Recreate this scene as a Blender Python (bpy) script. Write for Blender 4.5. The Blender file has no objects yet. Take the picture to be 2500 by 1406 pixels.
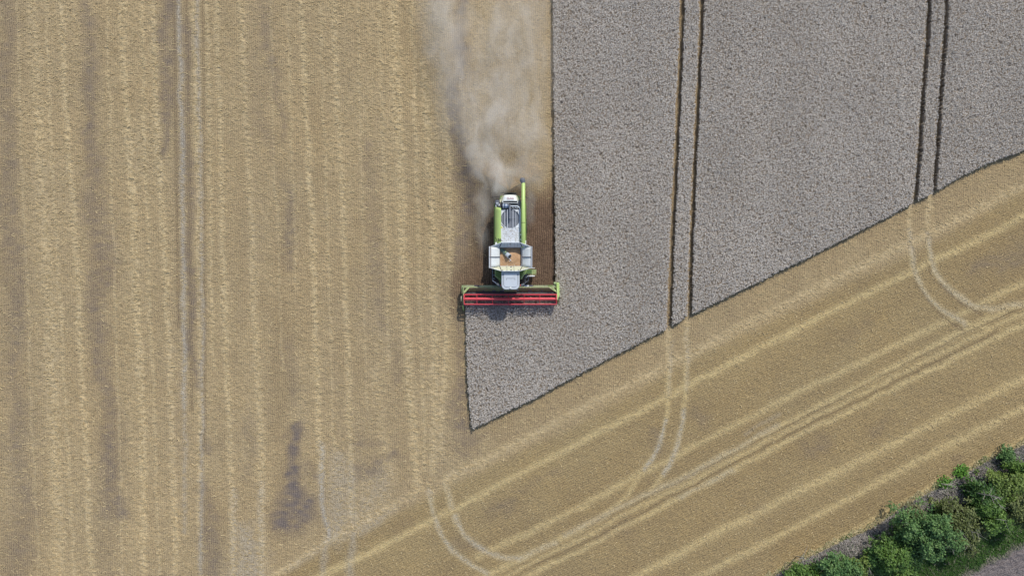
import bpy, math, random
import numpy as np
R = math.radians
scene = bpy.context.scene
COL = scene.collection
rng = np.random.default_rng(7)
random.seed(7)

# ------------------------------------------------------------------ camera, sky, sun, exposure
H = 64.0                       # drone height in metres
S = 96.0 / 2500.0              # metres per photo pixel on the ground
cam_d = bpy.data.cameras.new("camera")
cam = bpy.data.objects.new("camera", cam_d); COL.objects.link(cam)
cam.location = (0, 0, H)
cam_d.sensor_width = 36.0
cam_d.lens = 36.0 * H / 96.0
cam_d.clip_end = 3000
scene.camera = cam

SUN = np.array((0.40, 0.93, 1.0)); SUN /= np.linalg.norm(SUN)      # towards the sun
elev = math.asin(SUN[2]); azim = math.atan2(SUN[0], SUN[1])
world = bpy.data.worlds.new("World"); scene.world = world
world.use_nodes = True
wn = world.node_tree
sky = wn.nodes.new('ShaderNodeTexSky'); sky.sky_type = 'NISHITA'; sky.sun_disc = False
sky.sun_elevation = elev; sky.sun_rotation = azim
bg = wn.nodes['Background']; bg.inputs['Strength'].default_value = 0.12
wn.links.new(sky.outputs[0], bg.inputs[0])
sun_d = bpy.data.lights.new("sun", 'SUN'); sun_d.energy = 2.7; sun_d.angle = R(1.2); sun_d.color = (1.0, 0.955, 0.88)
sun = bpy.data.objects.new("sun", sun_d); COL.objects.link(sun)
sun.rotation_euler = (math.pi/2 - elev, 0, math.pi - azim)
vs = scene.view_settings
vs.view_transform = 'Standard'; vs.look = 'None'; vs.exposure = 0.12; vs.gamma = 1.0; vs.use_curve_mapping = False

# ------------------------------------------------------------------ helpers
def W(px, py, h=0.0):          # photo pixel seen at height h -> metres
    k = S * (H - h) / H
    return np.array(((px - 1250.0) * k, (703.0 - py) * k, h))

def tag(o, label=None, cat=None, group=None, kind=None):
    if label: o['label'] = label
    if cat: o['category'] = cat
    if group: o['group'] = group
    if kind: o['kind'] = kind
    return o

def empty(name, loc):
    o = bpy.data.objects.new(name, None); COL.objects.link(o)
    o.location = tuple(loc); o.empty_display_size = 0.3
    return o

def np_mesh(name, V, F, mat, smooth=False, attrs=None, parent=None):
    """V (n,3), F (m,k) arrays -> object"""
    V = np.asarray(V, dtype=np.float32); F = np.asarray(F, dtype=np.int32)
    me = bpy.data.meshes.new(name)
    me.vertices.add(len(V)); me.vertices.foreach_set('co', V.ravel())
    k = F.shape[1]
    me.loops.add(F.size); me.loops.foreach_set('vertex_index', F.ravel())
    me.polygons.add(len(F))
    me.polygons.foreach_set('loop_start', np.arange(0, F.size, k, dtype=np.int32))
    me.polygons.foreach_set('loop_total', np.full(len(F), k, dtype=np.int32))
    me.update(calc_edges=True)
    if smooth: me.polygons.foreach_set('use_smooth', np.ones(len(F), dtype=bool))
    for an, arr in (attrs or {}).items():
        a = me.attributes.new(an, 'FLOAT_COLOR', 'POINT')
        a.data.foreach_set('color', np.asarray(arr, dtype=np.float32).ravel())
    me.materials.append(mat)
    o = bpy.data.objects.new(name, me); COL.objects.link(o)
    if parent: o.parent = parent
    return o

class NT:
    """tiny node-tree writer"""
    def __init__(s, name):
        s.m = bpy.data.materials.new(name); s.m.use_nodes = True
        s.t = s.m.node_tree; s.b = s.t.nodes['Principled BSDF']; s.out = s.t.nodes['Material Output']
    def n(s, typ, **kw):
        nd = s.t.nodes.new(typ)
        for k, v in kw.items(): setattr(nd, k, v)
        return nd
    def set(s, sock, v):
        if hasattr(v, 'is_linked') or hasattr(v, 'links'): s.t.links.new(v, sock)
        else:
            if isinstance(v, (tuple, list)) and len(v) == 3 and sock.type == 'RGBA': v = (*v, 1)
            sock.default_value = v
    def math(s, op, a, b=0.0, c=None, clamp=False):
        nd = s.n('ShaderNodeMath', operation=op); nd.use_clamp = clamp
        s.set(nd.inputs[0], a); s.set(nd.inputs[1], b)
        if c is not None: s.set(nd.inputs[2], c)
        return nd.outputs[0]
    def mix(s, f, a, b, mode='MIX'):
        nd = s.n('ShaderNodeMix', data_type='RGBA', blend_type=mode)
        nd.clamp_factor = True
        s.set(nd.inputs[0], f); s.set(nd.inputs[6], a); s.set(nd.inputs[7], b)
        return nd.outputs[2]
    def noise(s, scale, detail=2.0, rough=0.5, vec=None, dist=0.0):
        nd = s.n('ShaderNodeTexNoise'); nd.inputs['Scale'].default_value = scale
        nd.inputs['Detail'].default_value = detail; nd.inputs['Roughness'].default_value = rough
        nd.inputs['Distortion'].default_value = dist
        if vec is not None: s.t.links.new(vec, nd.inputs['Vector'])
        return nd.outputs['Fac']
    def ramp(s, v, lo, hi, a=0.0, b=1.0):
        nd = s.n('ShaderNodeMapRange'); s.set(nd.inputs[0], v)
        nd.inputs[1].default_value = lo; nd.inputs[2].default_value = hi
        nd.inputs[3].default_value = a; nd.inputs[4].default_value = b
        return nd.outputs[0]
    def obj(s): return s.n('ShaderNodeTexCoord').outputs['Object']
    def mapping(s, vec, scale=(1,1,1), rot=(0,0,0), loc=(0,0,0)):
        nd = s.n('ShaderNodeMapping'); s.t.links.new(vec, nd.inputs['Vector'])
        nd.inputs['Scale'].default_value = scale; nd.inputs['Rotation'].default_value = rot
        nd.inputs['Location'].default_value = loc
        return nd.outputs[0]
    def bump(s, h, strength=0.5, dist=0.05):
        nd = s.n('ShaderNodeBump'); nd.inputs['Strength'].default_value = strength
        nd.inputs['Distance'].default_value = dist; s.t.links.new(h, nd.inputs['Height'])
        s.t.links.new(nd.outputs[0], s.b.inputs['Normal'])
    def attr(s, name):
        a = s.n('ShaderNodeAttribute', attribute_name=name)
        sp = s.n('ShaderNodeSeparateColor'); s.t.links.new(a.outputs['Color'], sp.inputs[0])
        return sp.outputs[0], sp.outputs[1], sp.outputs[2]
    def final(s, color, rough=0.9, metal=0.0, spec=0.3):
        s.set(s.b.inputs['Base Color'], color); s.set(s.b.inputs['Roughness'], rough)
        s.set(s.b.inputs['Metallic'], metal); s.b.inputs['Specular IOR Level'].default_value = spec
        return s.m

def paint(name, c, rough=0.4, metal=0.0, dirt=0.35, dirt_col=(0.30, 0.26, 0.19), scale=3.0, spec=0.5, bump=0.0):
    t = NT(name); o = t.obj()
    f = t.ramp(t.noise(scale, 5, 0.65, o), 0.42, 0.72)
    g = t.ramp(t.noise(scale*9, 3, 0.7, o), 0.35, 0.75)
    d = t.math('MULTIPLY', t.math('ADD', t.math('MULTIPLY', f, 0.7), t.math('MULTIPLY', g, 0.4)), dirt, clamp=True)
    col = t.mix(d, c, dirt_col)
    r = t.math('ADD', rough, t.math('MULTIPLY', d, 0.5), clamp=True)
    if bump: t.bump(t.noise(scale*5, 3, 0.6, o), bump, 0.01)
    return t.final(col, r, metal, spec)

# ------------------------------------------------------------------ ground masks
STEP = 0.08
gx = np.arange(-54, 54.001, STEP); gy = np.arange(-33, 33.001, STEP)
nx, ny = len(gx), len(gy)
XX, YY = np.meshgrid(gx, gy)
PX = XX / S + 1250.0; PY = 703.0 - YY / S

def fnoise(lx, ly, seed, ang=0.0):
    """gaussian-filtered noise, correlation lengths in metres, unit std"""
    r = np.random.default_rng(seed)
    f = np.fft.rfft2(r.standard_normal((ny, nx)))
    ky = np.fft.fftfreq(ny, STEP)[:, None]; kx = np.fft.rfftfreq(nx, STEP)[None, :]
    c, s = math.cos(ang), math.sin(ang)
    u = kx*c + ky*s; v = -kx*s + ky*c
    f = f * np.exp(-2*(math.pi**2)*((u*lx)**2 + (v*ly)**2))
    n = np.fft.irfft2(f, s=(ny, nx)); n -= n.mean(); return n / n.std()

wob1, wob2 = fnoise(1.0, 1.6, 1), fnoise(0.35, 0.35, 2)
wobx = PX + 0.9*wob1 + 1.5*wob2
woby = PY + 0.9*fnoise(1.2, 1.0, 3) + 1.5*fnoise(0.35, 0.35, 4)
ragx = PX + 1.5*fnoise(0.5, 0.12, 5) + 3*fnoise(.22, .22, 8) + 7*fnoise(1.0, 1.2, 6); ragy = PY + 7*fnoise(0.6, 0.6, 7)

def dist(pts, qx=None, qy=None, wid=None):
    """min distance in px to a polyline / dist normalised by interpolated width"""
    qx = wobx if qx is None else qx; qy = woby if qy is None else qy
    best = np.full(qx.shape, 1e9)
    for i in range(len(pts)-1):
        x0, y0 = pts[i][:2]; x1, y1 = pts[i+1][:2]
        dx, dy = x1-x0, y1-y0; L = dx*dx+dy*dy + 1e-9
        t = np.clip(((qx-x0)*dx + (qy-y0)*dy)/L, 0, 1)
        d = np.hypot(qx-x0-t*dx, qy-y0-t*dy)
        if wid is not None: d = d / (wid[i]*(1-t) + wid[i+1]*t)
        best = np.minimum(best, d)
    return best

def stroke(mask, pts, w, amp, p=2.0, qx=None, qy=None):
    qx = wobx if qx is None else qx; qy = woby if qy is None else qy
    ws = list(w) if isinstance(w, (list, tuple)) else [w]*len(pts)
    xs_ = [q[0] for q in pts]
    if len(pts) > 6 and max(xs_)-min(xs_) > 700:          # long sweeps: one smooth curve
        cf = np.polyfit([(a-1800)/600 for a in xs_], [q[1] for q in pts], 4)
        xr = np.linspace(min(xs_), max(xs_), 24)
        pts = [(a, float(np.polyval(cf, (a-1800)/600))) for a in xr]; ws = [float(np.mean(ws))]*24
    for _ in range(2):                       # corner cutting keeps wheel marks smooth
        if len(pts) < 3: break
        P2, W2 = [pts[0]], [ws[0]]
        for (a, b), (wa, wb) in zip(zip(pts, pts[1:]), zip(ws, ws[1:])):
            P2 += [(a[0]*.75+b[0]*.25, a[1]*.75+b[1]*.25), (a[0]*.25+b[0]*.75, a[1]*.25+b[1]*.75)]
            W2 += [wa*.75+wb*.25, wa*.25+wb*.75]
        pts = P2+[pts[-1]]; ws = W2+[ws[-1]]
    ys = [q[1] for q in pts]; xs = [q[0] for q in pts]; m = 3*max(ws)+12
    iy0 = max(0, int((703-(max(ys)+m))*S/STEP + 33/STEP)); iy1 = min(ny, int((703-(min(ys)-m))*S/STEP + 33/STEP)+1)
    ix0 = max(0, int(((min(xs)-m-1250)*S+54)/STEP)); ix1 = min(nx, int(((max(xs)+m-1250)*S+54)/STEP)+1)
    if iy1 <= iy0 or ix1 <= ix0: return
    sl = (slice(iy0, iy1), slice(ix0, ix1))
    d = dist(pts, qx[sl], qy[sl], ws)
    mask[sl] = np.maximum(mask[sl], amp*np.exp(-d**p))

def inpoly(poly, qx, qy):
    c = np.zeros(qx.shape, bool)
    for i in range(len(poly)):
        x0, y0 = poly[i]; x1, y1 = poly[i-1]
        if y0 == y1: continue
        c ^= ((y0 > qy) != (y1 > qy)) & (qx < (x1-x0)*(qy-y0)/(y1-y0)+x0)
    return c

def below(line, qx, qy):        # signed px below a left-to-right line
    lx = [p[0] for p in line]; ly = [p[1] for p in line]
    return qy - np.interp(qx, lx, ly)

sm = lambda x: 1/(1+np.exp(-np.clip(x, -30, 30)))

straw = np.zeros((ny, nx)); bare = np.zeros((ny, nx)); pale = np.zeros((ny, nx))
# --- left field: swath stripes running up the picture
for pts, w, a in [
 ([(75,-60),(90,200),(103,500),(118,700),(129,951),(140,1150),(148,1402),(152,1480)], 16, .62),
 ([(146,-60),(158,200),(170,400),(180,500),(203,964),(225,1402),(228,1480)], 8, .9),
 ([(296,-60),(305,200),(325,500),(341,900),(351,1150),(350,1480)], 9, .9),
 ([(370,-60),(380,250),(396,500),(418,960),(428,1270),(432,1480)], 8, .95),
 ([(528,-60),(536,300),(544,629),(552,850),(564,1080),(570,1402),(572,1480)], 8, .8),
 ([(588,-60),(600,300),(612,500),(625,820),(638,1080),(641,1480)], 9, .7),
 ([(733,-60),(745,200),(760,500),(770,820),(780,1050),(784,1150)], 8, .95),
 ([(813,-60),(825,250),(838,500),(850,950),(857,1140),(860,1260)], 8, .8),
 ([(960,-60),(970,250),(983,500),(990,800),(1005,1000),(1020,1180)], 12, .95),
 ([(1030,150),(1050,400),(1060,600),(1062,900),(1058,1150)], 10, .8),
 ([(1088,250),(1097,500),(1100,680),(1085,900),(1075,1100)], 9, .8),
 ([(915,900),(930,1040),(960,1160)], 14, .4),
 ([(470,-60),(478,250),(484,600),(486,1000),(484,1300)], 5, .7),
 ([(112,-60),(125,400),(160,950),(185,1480)], 5, .55), ([(262,-60),(268,300),(284,800),(300,1480)], 4, .5), ([(345,-60),(356,400),(372,900),(390,1480)], 5, .55),
 ([(660,-60),(668,400),(690,900)], 4, .4), ([(700,-60),(712,300),(722,700)], 4, .4), ([(780,-60),(792,300),(806,800),(815,1100)], 4, .45), ([(870,-60),(884,400),(895,1000)], 4, .4), ([(925,-60),(935,300),(950,900)], 5, .45),
 ([(1005,-60),(1014,300),(1025,700),(1038,1150)], 6, .6), ([(40,-60),(52,400),(80,1000),(95,1480)], 4, .4), ([(505,-60),(512,400),(520,900)], 5, .6),
 # ------------- headland stripes
 ([(600,1445),(700,1385),(760,1345)], 9, .8),
 ([(760,1345),(850,1290),(950,1235),(1030,1195)], 10, .7),
 ([(1094,1169),(1170,1128),(1236,1092),(1300,1062),(1408,1007),(1515,951),(1628,886),(1731,839),(1817,798),(1900,751),(2024,686),(2113,641),(2206,601),(2268,574),(2370,522),(2500,448),(2600,398)], 12, .78),
 ([(740,1430),(790,1402),(870,1362),(950,1326),(1051,1273),(1115,1237),(1203,1194),(1330,1123),(1429,1076),(1628,966),(1731,912),(1900,827),(2078,734),(2227,665),(2291,632),(2362,598),(2500,530),(2600,480)], 10, 1.0),
 ([(1165,1354),(1228,1331),(1330,1283),(1450,1222),(1559,1155),(1666,1102),(1774,1046),(1900,985),(2078,895),(2220,828),(2309,788),(2380,744),(2500,685),(2600,635)], 10, .88),
 ([(1150,1425),(1198,1399),(1266,1361),(1355,1323),(1451,1268),(1580,1209),(1688,1158),(1794,1102),(1900,1044),(2042,963),(2184,893),(2256,860),(2362,806),(2433,771),(2500,735),(2600,690)], 9, .9),
 ([(1200,1425),(1300,1365),(1472,1284),(1623,1209),(1760,1140),(1900,1062),(2078,968),(2256,880),(2400,815),(2500,765),(2600,712)], 6.5, .75),
 ([(1240,1430),(1300,1397),(1472,1313),(1602,1246),(1731,1177),(1900,1089),(2078,997),(2202,938),(2327,877),(2433,822),(2500,790),(2600,742)], 8, .95),
 ([(1480,1448),(1559,1406),(1688,1332),(1794,1280),(1900,1224),(2030,1160),(2167,1091),(2291,1025),(2400,972),(2500,925),(2600,875)], 12, .9),
 ([(1640,1440),(1709,1403),(1860,1330),(2000,1255),(2150,1172),(2291,1098),(2400,1045),(2500,996),(2600,948)], 10, .95),
 ([(1860,1412),(1960,1362),(2050,1312),(2130,1275),(2205,1222),(2300,1172),(2400,1118),(2500,1072),(2600,1020)], 7, .95),
 # tramline wheelings carried on across the headland
 ([(2222,490),(2220,600),(2232,660),(2252,700),(2277,739),(2320,766),(2355,790),(2420,800)], 7, .9),
 ([(2268,465),(2266,540),(2268,600),(2277,643),(2291,678),(2334,721),(2380,748),(2416,756),(2500,738),(2600,700)], 7.5, .95),
 ([(1632,800),(1630,900),(1630,964),(1625,1024),(1612,1067),(1597,1112),(1567,1153),(1533,1209),(1472,1257)], 7.5, .85),
 ([(1677,785),(1675,870),(1674,942),(1671,1007),(1660,1059),(1640,1119),(1615,1171),(1559,1222)], 7.5, .85),
 ([(1045,1180),(1051,1215),(1061,1265),(1077,1311),(1102,1341),(1147,1377),(1190,1399),(1250,1420)], 8, .75),
 ([(1088,1170),(1092,1189),(1099,1240),(1115,1278),(1140,1311),(1178,1344),(1216,1359),(1266,1361),(1355,1323)], 8, .8),
]: stroke(straw, pts, w if isinstance(w, list) else w*.88, a*.93)
# dark wheel marks between the pale bands
dark = np.zeros((ny, nx))
for pts, w, a in [
 ([(1429,1288),(1623,1191),(1900,1052),(2078,956),(2184,903),(2291,846),(2433,781),(2500,747)], 2.6, .55),
 ([(1300,1380),(1472,1301),(1602,1232),(1731,1163),(1900,1077),(2078,983),(2202,925),(2327,863),(2433,810)], 2.6, .5),
 ([(2234,690),(2290,768),(2360,812)], 3, .6), ([(2290,690),(2340,738),(2400,770)], 3, .7),
 ([(2262,640),(2282,690)], 3, .6),
 ([(455,-40),(462,300),(463,700),(468,1000)], 5, .45), ([(494,-40),(500,600),(500,1100)], 4, .45),
 ([(425,-40),(430,400),(437,800)], 5, .5),
]: stroke(dark, pts, w, a, 2.0, PX+.6*wob2, PY+.6*wob2)
# grey-blue crushed tracks
for pts, w, a in [
 ([(434,-60),(440,200),(446,500),(449,800),(450,1000)], 6, .85), ([(450,1000),(452,1150),(452,1300)], 5, .5),
 ([(480,-60),(485,250),(491,500),(494,800),(492,1100),(490,1480)], 5.5, .7),
 ([(784,1080),(787,1241),(796,1290),(806,1315)], 6.5, 1.0), ([(2380,748),(2416,756),(2500,738),(2600,700)], 7, .5), ([(1266,1361),(1355,1323)], 7, .5), ([(800,1270),(795,1340),(785,1420)], 8, .55),
 ([(857,1140),(862,1290),(855,1410)], 10, .55), ([(570,1200),(572,1460)], 9, .55), ([(636,1180),(640,1460)], 9, .6),
 ([(1625,1024),(1612,1067),(1597,1112),(1572,1150)], 5, .95), ([(1671,1000),(1660,1059),(1640,1119),(1620,1160)], 5.5, .95),
 ([(1640,830),(1630,960)], 5, .35), ([(1678,800),(1676,950)], 5, .45),
 ([(1061,1265),(1077,1311),(1102,1341),(1147,1377),(1190,1399)], 6, .8), ([(1108,1262),(1140,1311),(1178,1344),(1216,1359),(1266,1361)], 6.5, .8),
 ([(1048,1200),(1058,1255)], 6, .6), ([(1092,1189),(1100,1240)], 6, .55),
 ([(2220,560),(2232,660),(2252,700),(2277,739),(2320,766),(2355,790)], 6, .6), ([(2268,570),(2277,643),(2291,678),(2334,721),(2380,748)], 6.5, .65),
 ([(880,1300),(930,1262)], 10, .5), ([(960,1240),(800,1325),(700,1390)], 10, .35),
 ([(1380,1304),(1580,1206),(1688,1156),(1900,1038)], 7, .45), ([(1660,1214),(1790,1147)], 6, .5),
 ([(1820,1055),(1900,1010)], 6, .3),
]: stroke(pale, pts, w, a)
# bare purple-grey patches
for pts, w, a in [
 ([(12,-40),(16,300),(25,600),(30,900),(48,1100),(45,1450)], [26,24,26,28,34,34], .62),
 ([(195,-40),(212,120),(226,330),(232,480),(248,600),(240,745),(256,900),(275,1120),(275,1250)], [14,24,22,30,34,28,16,28,20], .78),
 ([(405,-40),(412,150),(400,380)], [22,20,10], .8), ([(455,60),(462,300),(465,500)], [12,14,14], .55),
 ([(462,480),(466,600),(470,820),(475,950)], [15,14,12,8], .75),
 ([(655,20),(680,200),(690,330)], [20,14,10], .45), ([(640,300),(700,470)], [20,10], .3),
 ([(698,470),(706,560),(706,650)], [12,12,11], .65), ([(700,830),(715,960)], [16,14], .35),
 ([(722,1050),(730,1075),(718,1130),(722,1180),(735,1235),(715,1265),(680,1290)], [20,18,14,16,38,42,20], 1.0),
 ([(695,1065),(720,1080)], [12,12], .6), ([(740,1130),(760,1160)], [12,10], .5),
 ([(880,1150),(905,1140)], [24,22], .7), ([(935,1130),(958,1110)], [18,16], .7), ([(870,1075),(920,1070)], [16,14], .4),
 ([(500,1190),(512,1270),(515,1350),(525,1440)], [18,24,22,28], .72),
 ([(500,1090),(520,1110)], [12,10], .5),
 ([(905,350),(915,600),(935,720),(940,800)], [18,22,20,18], .38), ([(960,840),(975,920)], [20,16], .35),
 ([(1112,-40),(1118,150),(1120,330)], [16,20,20], 1.1), ([(1120,330),(1135,430),(1145,560),(1130,700)], [26,32,38,30], 1.25),
 ([(1118,800),(1120,950),(1118,1010),(1140,1080)], [16,16,22,28], .78), ([(1160,1090),(1200,1060)], [14,8], .4),
 ([(1215,1250),(1250,1240)], [26,20], .55), ([(1270,1200),(1350,1150)], [10,10], .3),
 ([(1120,1330),(1160,1340)], [20,16], .45), ([(960,1300),(1000,1280)], [16,16], .25),
 ([(2400,660),(2450,640),(2500,610)], [22,26,26], .55), ([(2120,800),(2080,830)], [20,20], .2),
 ([(1700,1010),(1720,1030)], [20,18], .45), ([(1600,1060),(1605,1090)], [14,14], .5),
 ([(1980,1090),(2020,1080)], [26,22], .5), ([(2150,1045),(2175,1030)], [18,14], .35), ([(2340,1120),(2350,1135)], [14,14], .45),
 ([(1480,1290),(1520,1300)], [26,24], .3), ([(1850,1260),(1860,1255)], [20,20], .25), ([(620,1020),(600,1180)], [14,14], .3),
]: stroke(bare, pts, w, a*(1.15 if a == 1.0 else .66), 2.0, ragx, ragy)

UND = [(1100,1075),(1153,1048),(1220,1014),(1300,975),(1400,921),(1500,868),(1622,806),(1680,772),(1800,713),(1950,640),(2050,590),(2150,538),(2230,497),(2290,464),(2380,414),(2500,366),(2640,300)]
HEAD = [(-400,1960),(640,1432),(850,1312),(1095,1188),(1400,1040),(1620,915),(1700,868),(1900,775),(2230,620),(2500,462),(2900,240)]
MARG = [(1500,1590),(1870,1410),(1960,1362),(2050,1318),(2130,1283),(2205,1230),(2300,1180),(2400,1126),(2500,1080),(2900,880)]
SOIL = [(1800,1680),(2200,1480),(2343,1408),(2379,1391),(2450,1350),(2500,1327),(2900,1110)]
head = sm(below(HEAD, wobx, woby)/5.0)
zone = (below(HEAD, PX, PY) > 0).astype(float)
verge = sm(below(MARG, wobx, woby)/3.0)
tilled = sm(below(SOIL, wobx, woby)/2.5)
under = sm((below(UND, wobx, woby)+4)/4.0)*sm((wobx-1175)/14)*(1-head)      # clean rows between the wheat and the first swath
incrop = sm(-(below(UND, PX, PY)+3)/2.0)*sm((PX-1362)/2) + sm(-(below(UND, PX, PY)+3)/2.0)*sm((PX-1150)/2)*sm((PY-750)/2)
incrop = np.clip(incrop, 0, 1)
left = (1 - head)*(1-under)
# fresh, straw-free rows cut by the combine
fresh = sm((wobx-1150+0.12*(woby-600)+10*wob1)/16.0) * sm((woby-470-10*wob1+0.10*(1300-wobx))/14.0) * sm((1362-PX)/2)*sm((770-PY)/6)
fresh *= (PY < 800)
# pale dusted strips low down on the left
dusty = np.zeros((ny, nx)); stroke(dusty, [(605,1290),(602,1380),(600,1460)], [22,40,44], .6, 2, ragx, ragy); stroke(dusty, [(825,1110),(835,1240),(830,1310)], [24,40,18], .5, 2, ragx, ragy); stroke(dusty, [(915,1170),(900,1260)], [26,22], .35, 2, ragx, ragy)
stroke(dusty, [(1050,-40),(1090,60)], 30, .3)
# broad straw mottle: long streaks along the travel direction
mott = 0.55*fnoise(0.5, 5.0, 11) + 0.5*fnoise(0.9, 0.9, 12) + 0.35*fnoise(0.3, 0.6, 13)
motd = 0.6*fnoise(5.0, 0.5, 14, R(27)) + 0.4*fnoise(0.7, 0.7, 15)
leftbase = np.interp(PX, [0,60,120,260,330,420,520,700,800,950,1060,1100,1200,1350], [.34,.42,.55,.44,.58,.48,.42,.34,.38,.40,.50,.44,.40,.36])
straw = straw + left*(leftbase*0.62 + 0.085*mott) + under*(.10+.05*mott) + head*(0.08 + 0.06*motd)
straw = np.clip(straw - 0.6*bare*(1-incrop) - incrop*.5 - dark*0.6, 0, 1)*(1-fresh)
bare = np.clip(bare + left*0.10*np.clip(fnoise(0.8, 4.0, 16), 0, 3)*0.6, 0, 1)*(1-fresh)
bare = np.maximum(bare*(0.9+0.22*fnoise(.25,.12,17)), incrop*.15)
pale = np.clip(np.maximum(pale, dusty)*(1-fresh), 0, 1)

# --- relief: tossed straw, wheelings, clods
lump = 0.75*fnoise(0.085, 0.06, 21) + 0.45*fnoise(0.16, 0.085, 22) + 0.2*fnoise(0.35, 0.2, 23)
lumpd = 0.75*fnoise(0.06, 0.06, 24) + 0.35*fnoise(0.13, 0.13, 25)
edgefade = sm((PX+20)/10)
Z = left*lump*(0.007+0.021*np.clip(straw*1.3,0,1))*(1-0.75*fresh)*(1-0.75*np.clip(bare,0,1)) + (head+under)*lumpd*0.013*(1+0.4*straw)
Z -= 0.008*dark + 0.012*pale
Z += fresh*0.012*fnoise(0.07, 0.07, 26)
Z = Z*(1-verge) + verge*(1-tilled)*0.08*fnoise(0.4, 0.4, 27) + tilled*(0.022*fnoise(0.07, 0.07, 28)+0.02*fnoise(0.2,0.2,29))
win = np.minimum(np.minimum(54-np.abs(XX), 3)/3, np.minimum(33-np.abs(YY), 3)/3)
Z *= np.clip(win, 0, 1)

# one ground sheet: fine in view, growing cells out to the horizon
grow = np.cumsum(0.2*1.32**np.arange(1, 29)); grow = grow[grow < 1500]
fx = np.concatenate([gx[0]-grow[::-1], gx, gx[-1]+grow]); fy = np.concatenate([gy[0]-grow[::-1], gy, gy[-1]+grow])
e = len(grow)
def ext(a): return np.pad(a, ((e, e), (e, e)), mode='edge')
zz = np.pad(Z, ((e, e), (e, e)))
gX, gY = np.meshgrid(fx, fy)
V = np.stack([gX, gY, zz], -1).reshape(-1, 3)
NXF, NYF = len(fx), len(fy)
i = np.arange(NYF-1)[:, None]*NXF + np.arange(NXF-1)[None, :]
F = np.stack([i, i+1, i+NXF+1, i+NXF], -1).reshape(-1, 4)
def rgba(a, b, c): return np.stack([ext(a), ext(b), ext(c), np.ones((NYF, NXF))], -1).reshape(-1, 4)

t = NT('field_surface'); o = t.obj()
s_, b_, p_ = t.attr('cover'); h_, v_, k_ = t.attr('zone'); f_, d_, rz_ = t.attr('wear')
sep = t.n('ShaderNodeSeparateXYZ'); t.t.links.new(o, sep.inputs[0])
wv = t.math('MULTIPLY', t.math('SUBTRACT', t.noise(0.35, 2, 0.5, o), 0.5), 0.5)
X_ = t.math('ADD', sep.outputs[0], wv)
rowv = t.math('SINE', t.math('MULTIPLY', X_, 2*math.pi/0.2))
A = R(26.5)
D_ = t.math('ADD', t.math('SUBTRACT', t.math('MULTIPLY', sep.outputs[1], math.cos(A)), t.math('MULTIPLY', sep.outputs[0], math.sin(A))), wv)
rowd = t.math('SINE', t.math('MULTIPLY', D_, 2*math.pi/0.21))
row = t.math('ADD', t.math('MULTIPLY', rowv, t.math('SUBTRACT', 1.0, rz_)), t.math('MULTIPLY', rowd, rz_))
row01 = t.ramp(row, -1, 1)
n1 = t.noise(9, 3, 0.75, o); n2 = t.noise(4.5, 4, 0.7, t.mapping(o, (1, 1.7, 1))); n3 = t.noise(0.12, 3, 0.5, o); n4 = t.noise(0.9, 4, 0.6, o)
g1 = t.ramp(n1, 0.38, 0.62); g2 = t.ramp(n2, 0.38, 0.62)
grain = t.math('ADD', t.math('MULTIPLY', g1, 0.6), t.math('MULTIPLY', g2, 0.4))
soilc = t.mix(g1, (0.12, 0.085, 0.058), (0.265, 0.190, 0.120))
stub = t.mix(h_, (0.42, 0.302, 0.150), (0.335, 0.228, 0.098))
strw = t.mix(h_, (0.68, 0.54, 0.315), (0.65, 0.515, 0.26))
# stubble rows: stems on the row, soil between
rowmix = t.math('ADD', t.math('MULTIPLY', grain, 0.70), t.math('MULTIPLY', t.math('MULTIPLY', row01, t.ramp(n4, .36, .62, .25, 1.1)), 0.5))
stc = t.mix(t.math('SUBTRACT', rowmix, 0.05, clamp=True), soilc, stub)
stc = t.mix(t.math('MULTIPLY', grain, 0.45), stc, strw)
col = t.mix(t.math('MULTIPLY', s_, t.ramp(grain, 0.15, 0.85, 0.62, 1.0), clamp=True), stc, strw)
patch = t.mix(rowmix, (0.125, 0.105, 0.098), (0.275, 0.225, 0.190))
col = t.mix(t.math('MULTIPLY', b_, 0.85), col, patch)
frc = t.mix(t.math('MULTIPLY', rowmix, 0.95), (0.055, 0.034, 0.025), (0.27, 0.180, 0.120))
col = t.mix(f_, col, frc)
pc = t.mix(grain, (0.32, 0.295, 0.25), (0.60, 0.565, 0.485))
col = t.mix(t.math('MULTIPLY', p_, t.ramp(grain, .1, .9, .35, .9), clamp=True), col, pc)
col = t.mix(t.math('MULTIPLY', d_, 0.55), col, (0.15, 0.115, 0.08))
tint = t.mix(t.ramp(n3, 0.35, 0.65), (0.97, 0.972, 0.98), (1.02, 1.0, 0.97))
col = t.mix(1.0, col, tint, 'MULTIPLY')
vg = t.mix(t.ramp(n4, 0.4, 0.62), (0.045, 0.085, 0.030), (0.12, 0.105, 0.065))
col = t.mix(v_, col, vg)
tl = t.mix(g1, (0.115, 0.095, 0.092), (0.30, 0.26, 0.245))
stones = t.ramp(t.noise(26, 1, 0.5, o), 0.66, 0.72)
tl = t.mix(stones, tl, (0.55, 0.52, 0.48))
col = t.mix(k_, col, tl)
t.bump(t.math('ADD', grain, t.math('MULTIPLY', row01, 0.5)), 0.7, 0.05)
ground_mat = t.final(col, 0.95, 0, 0.1)
ground = np_mesh('field_ground', V, F, ground_mat, True, {
    'cover': rgba(straw, bare, pale), 'zone': rgba(head, verge, tilled), 'wear': rgba(fresh, dark, zone)})
tag(ground, 'harvested stubble field striped with pale straw, wheel tracks and dark bare patches', 'field', kind='structure')

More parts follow.
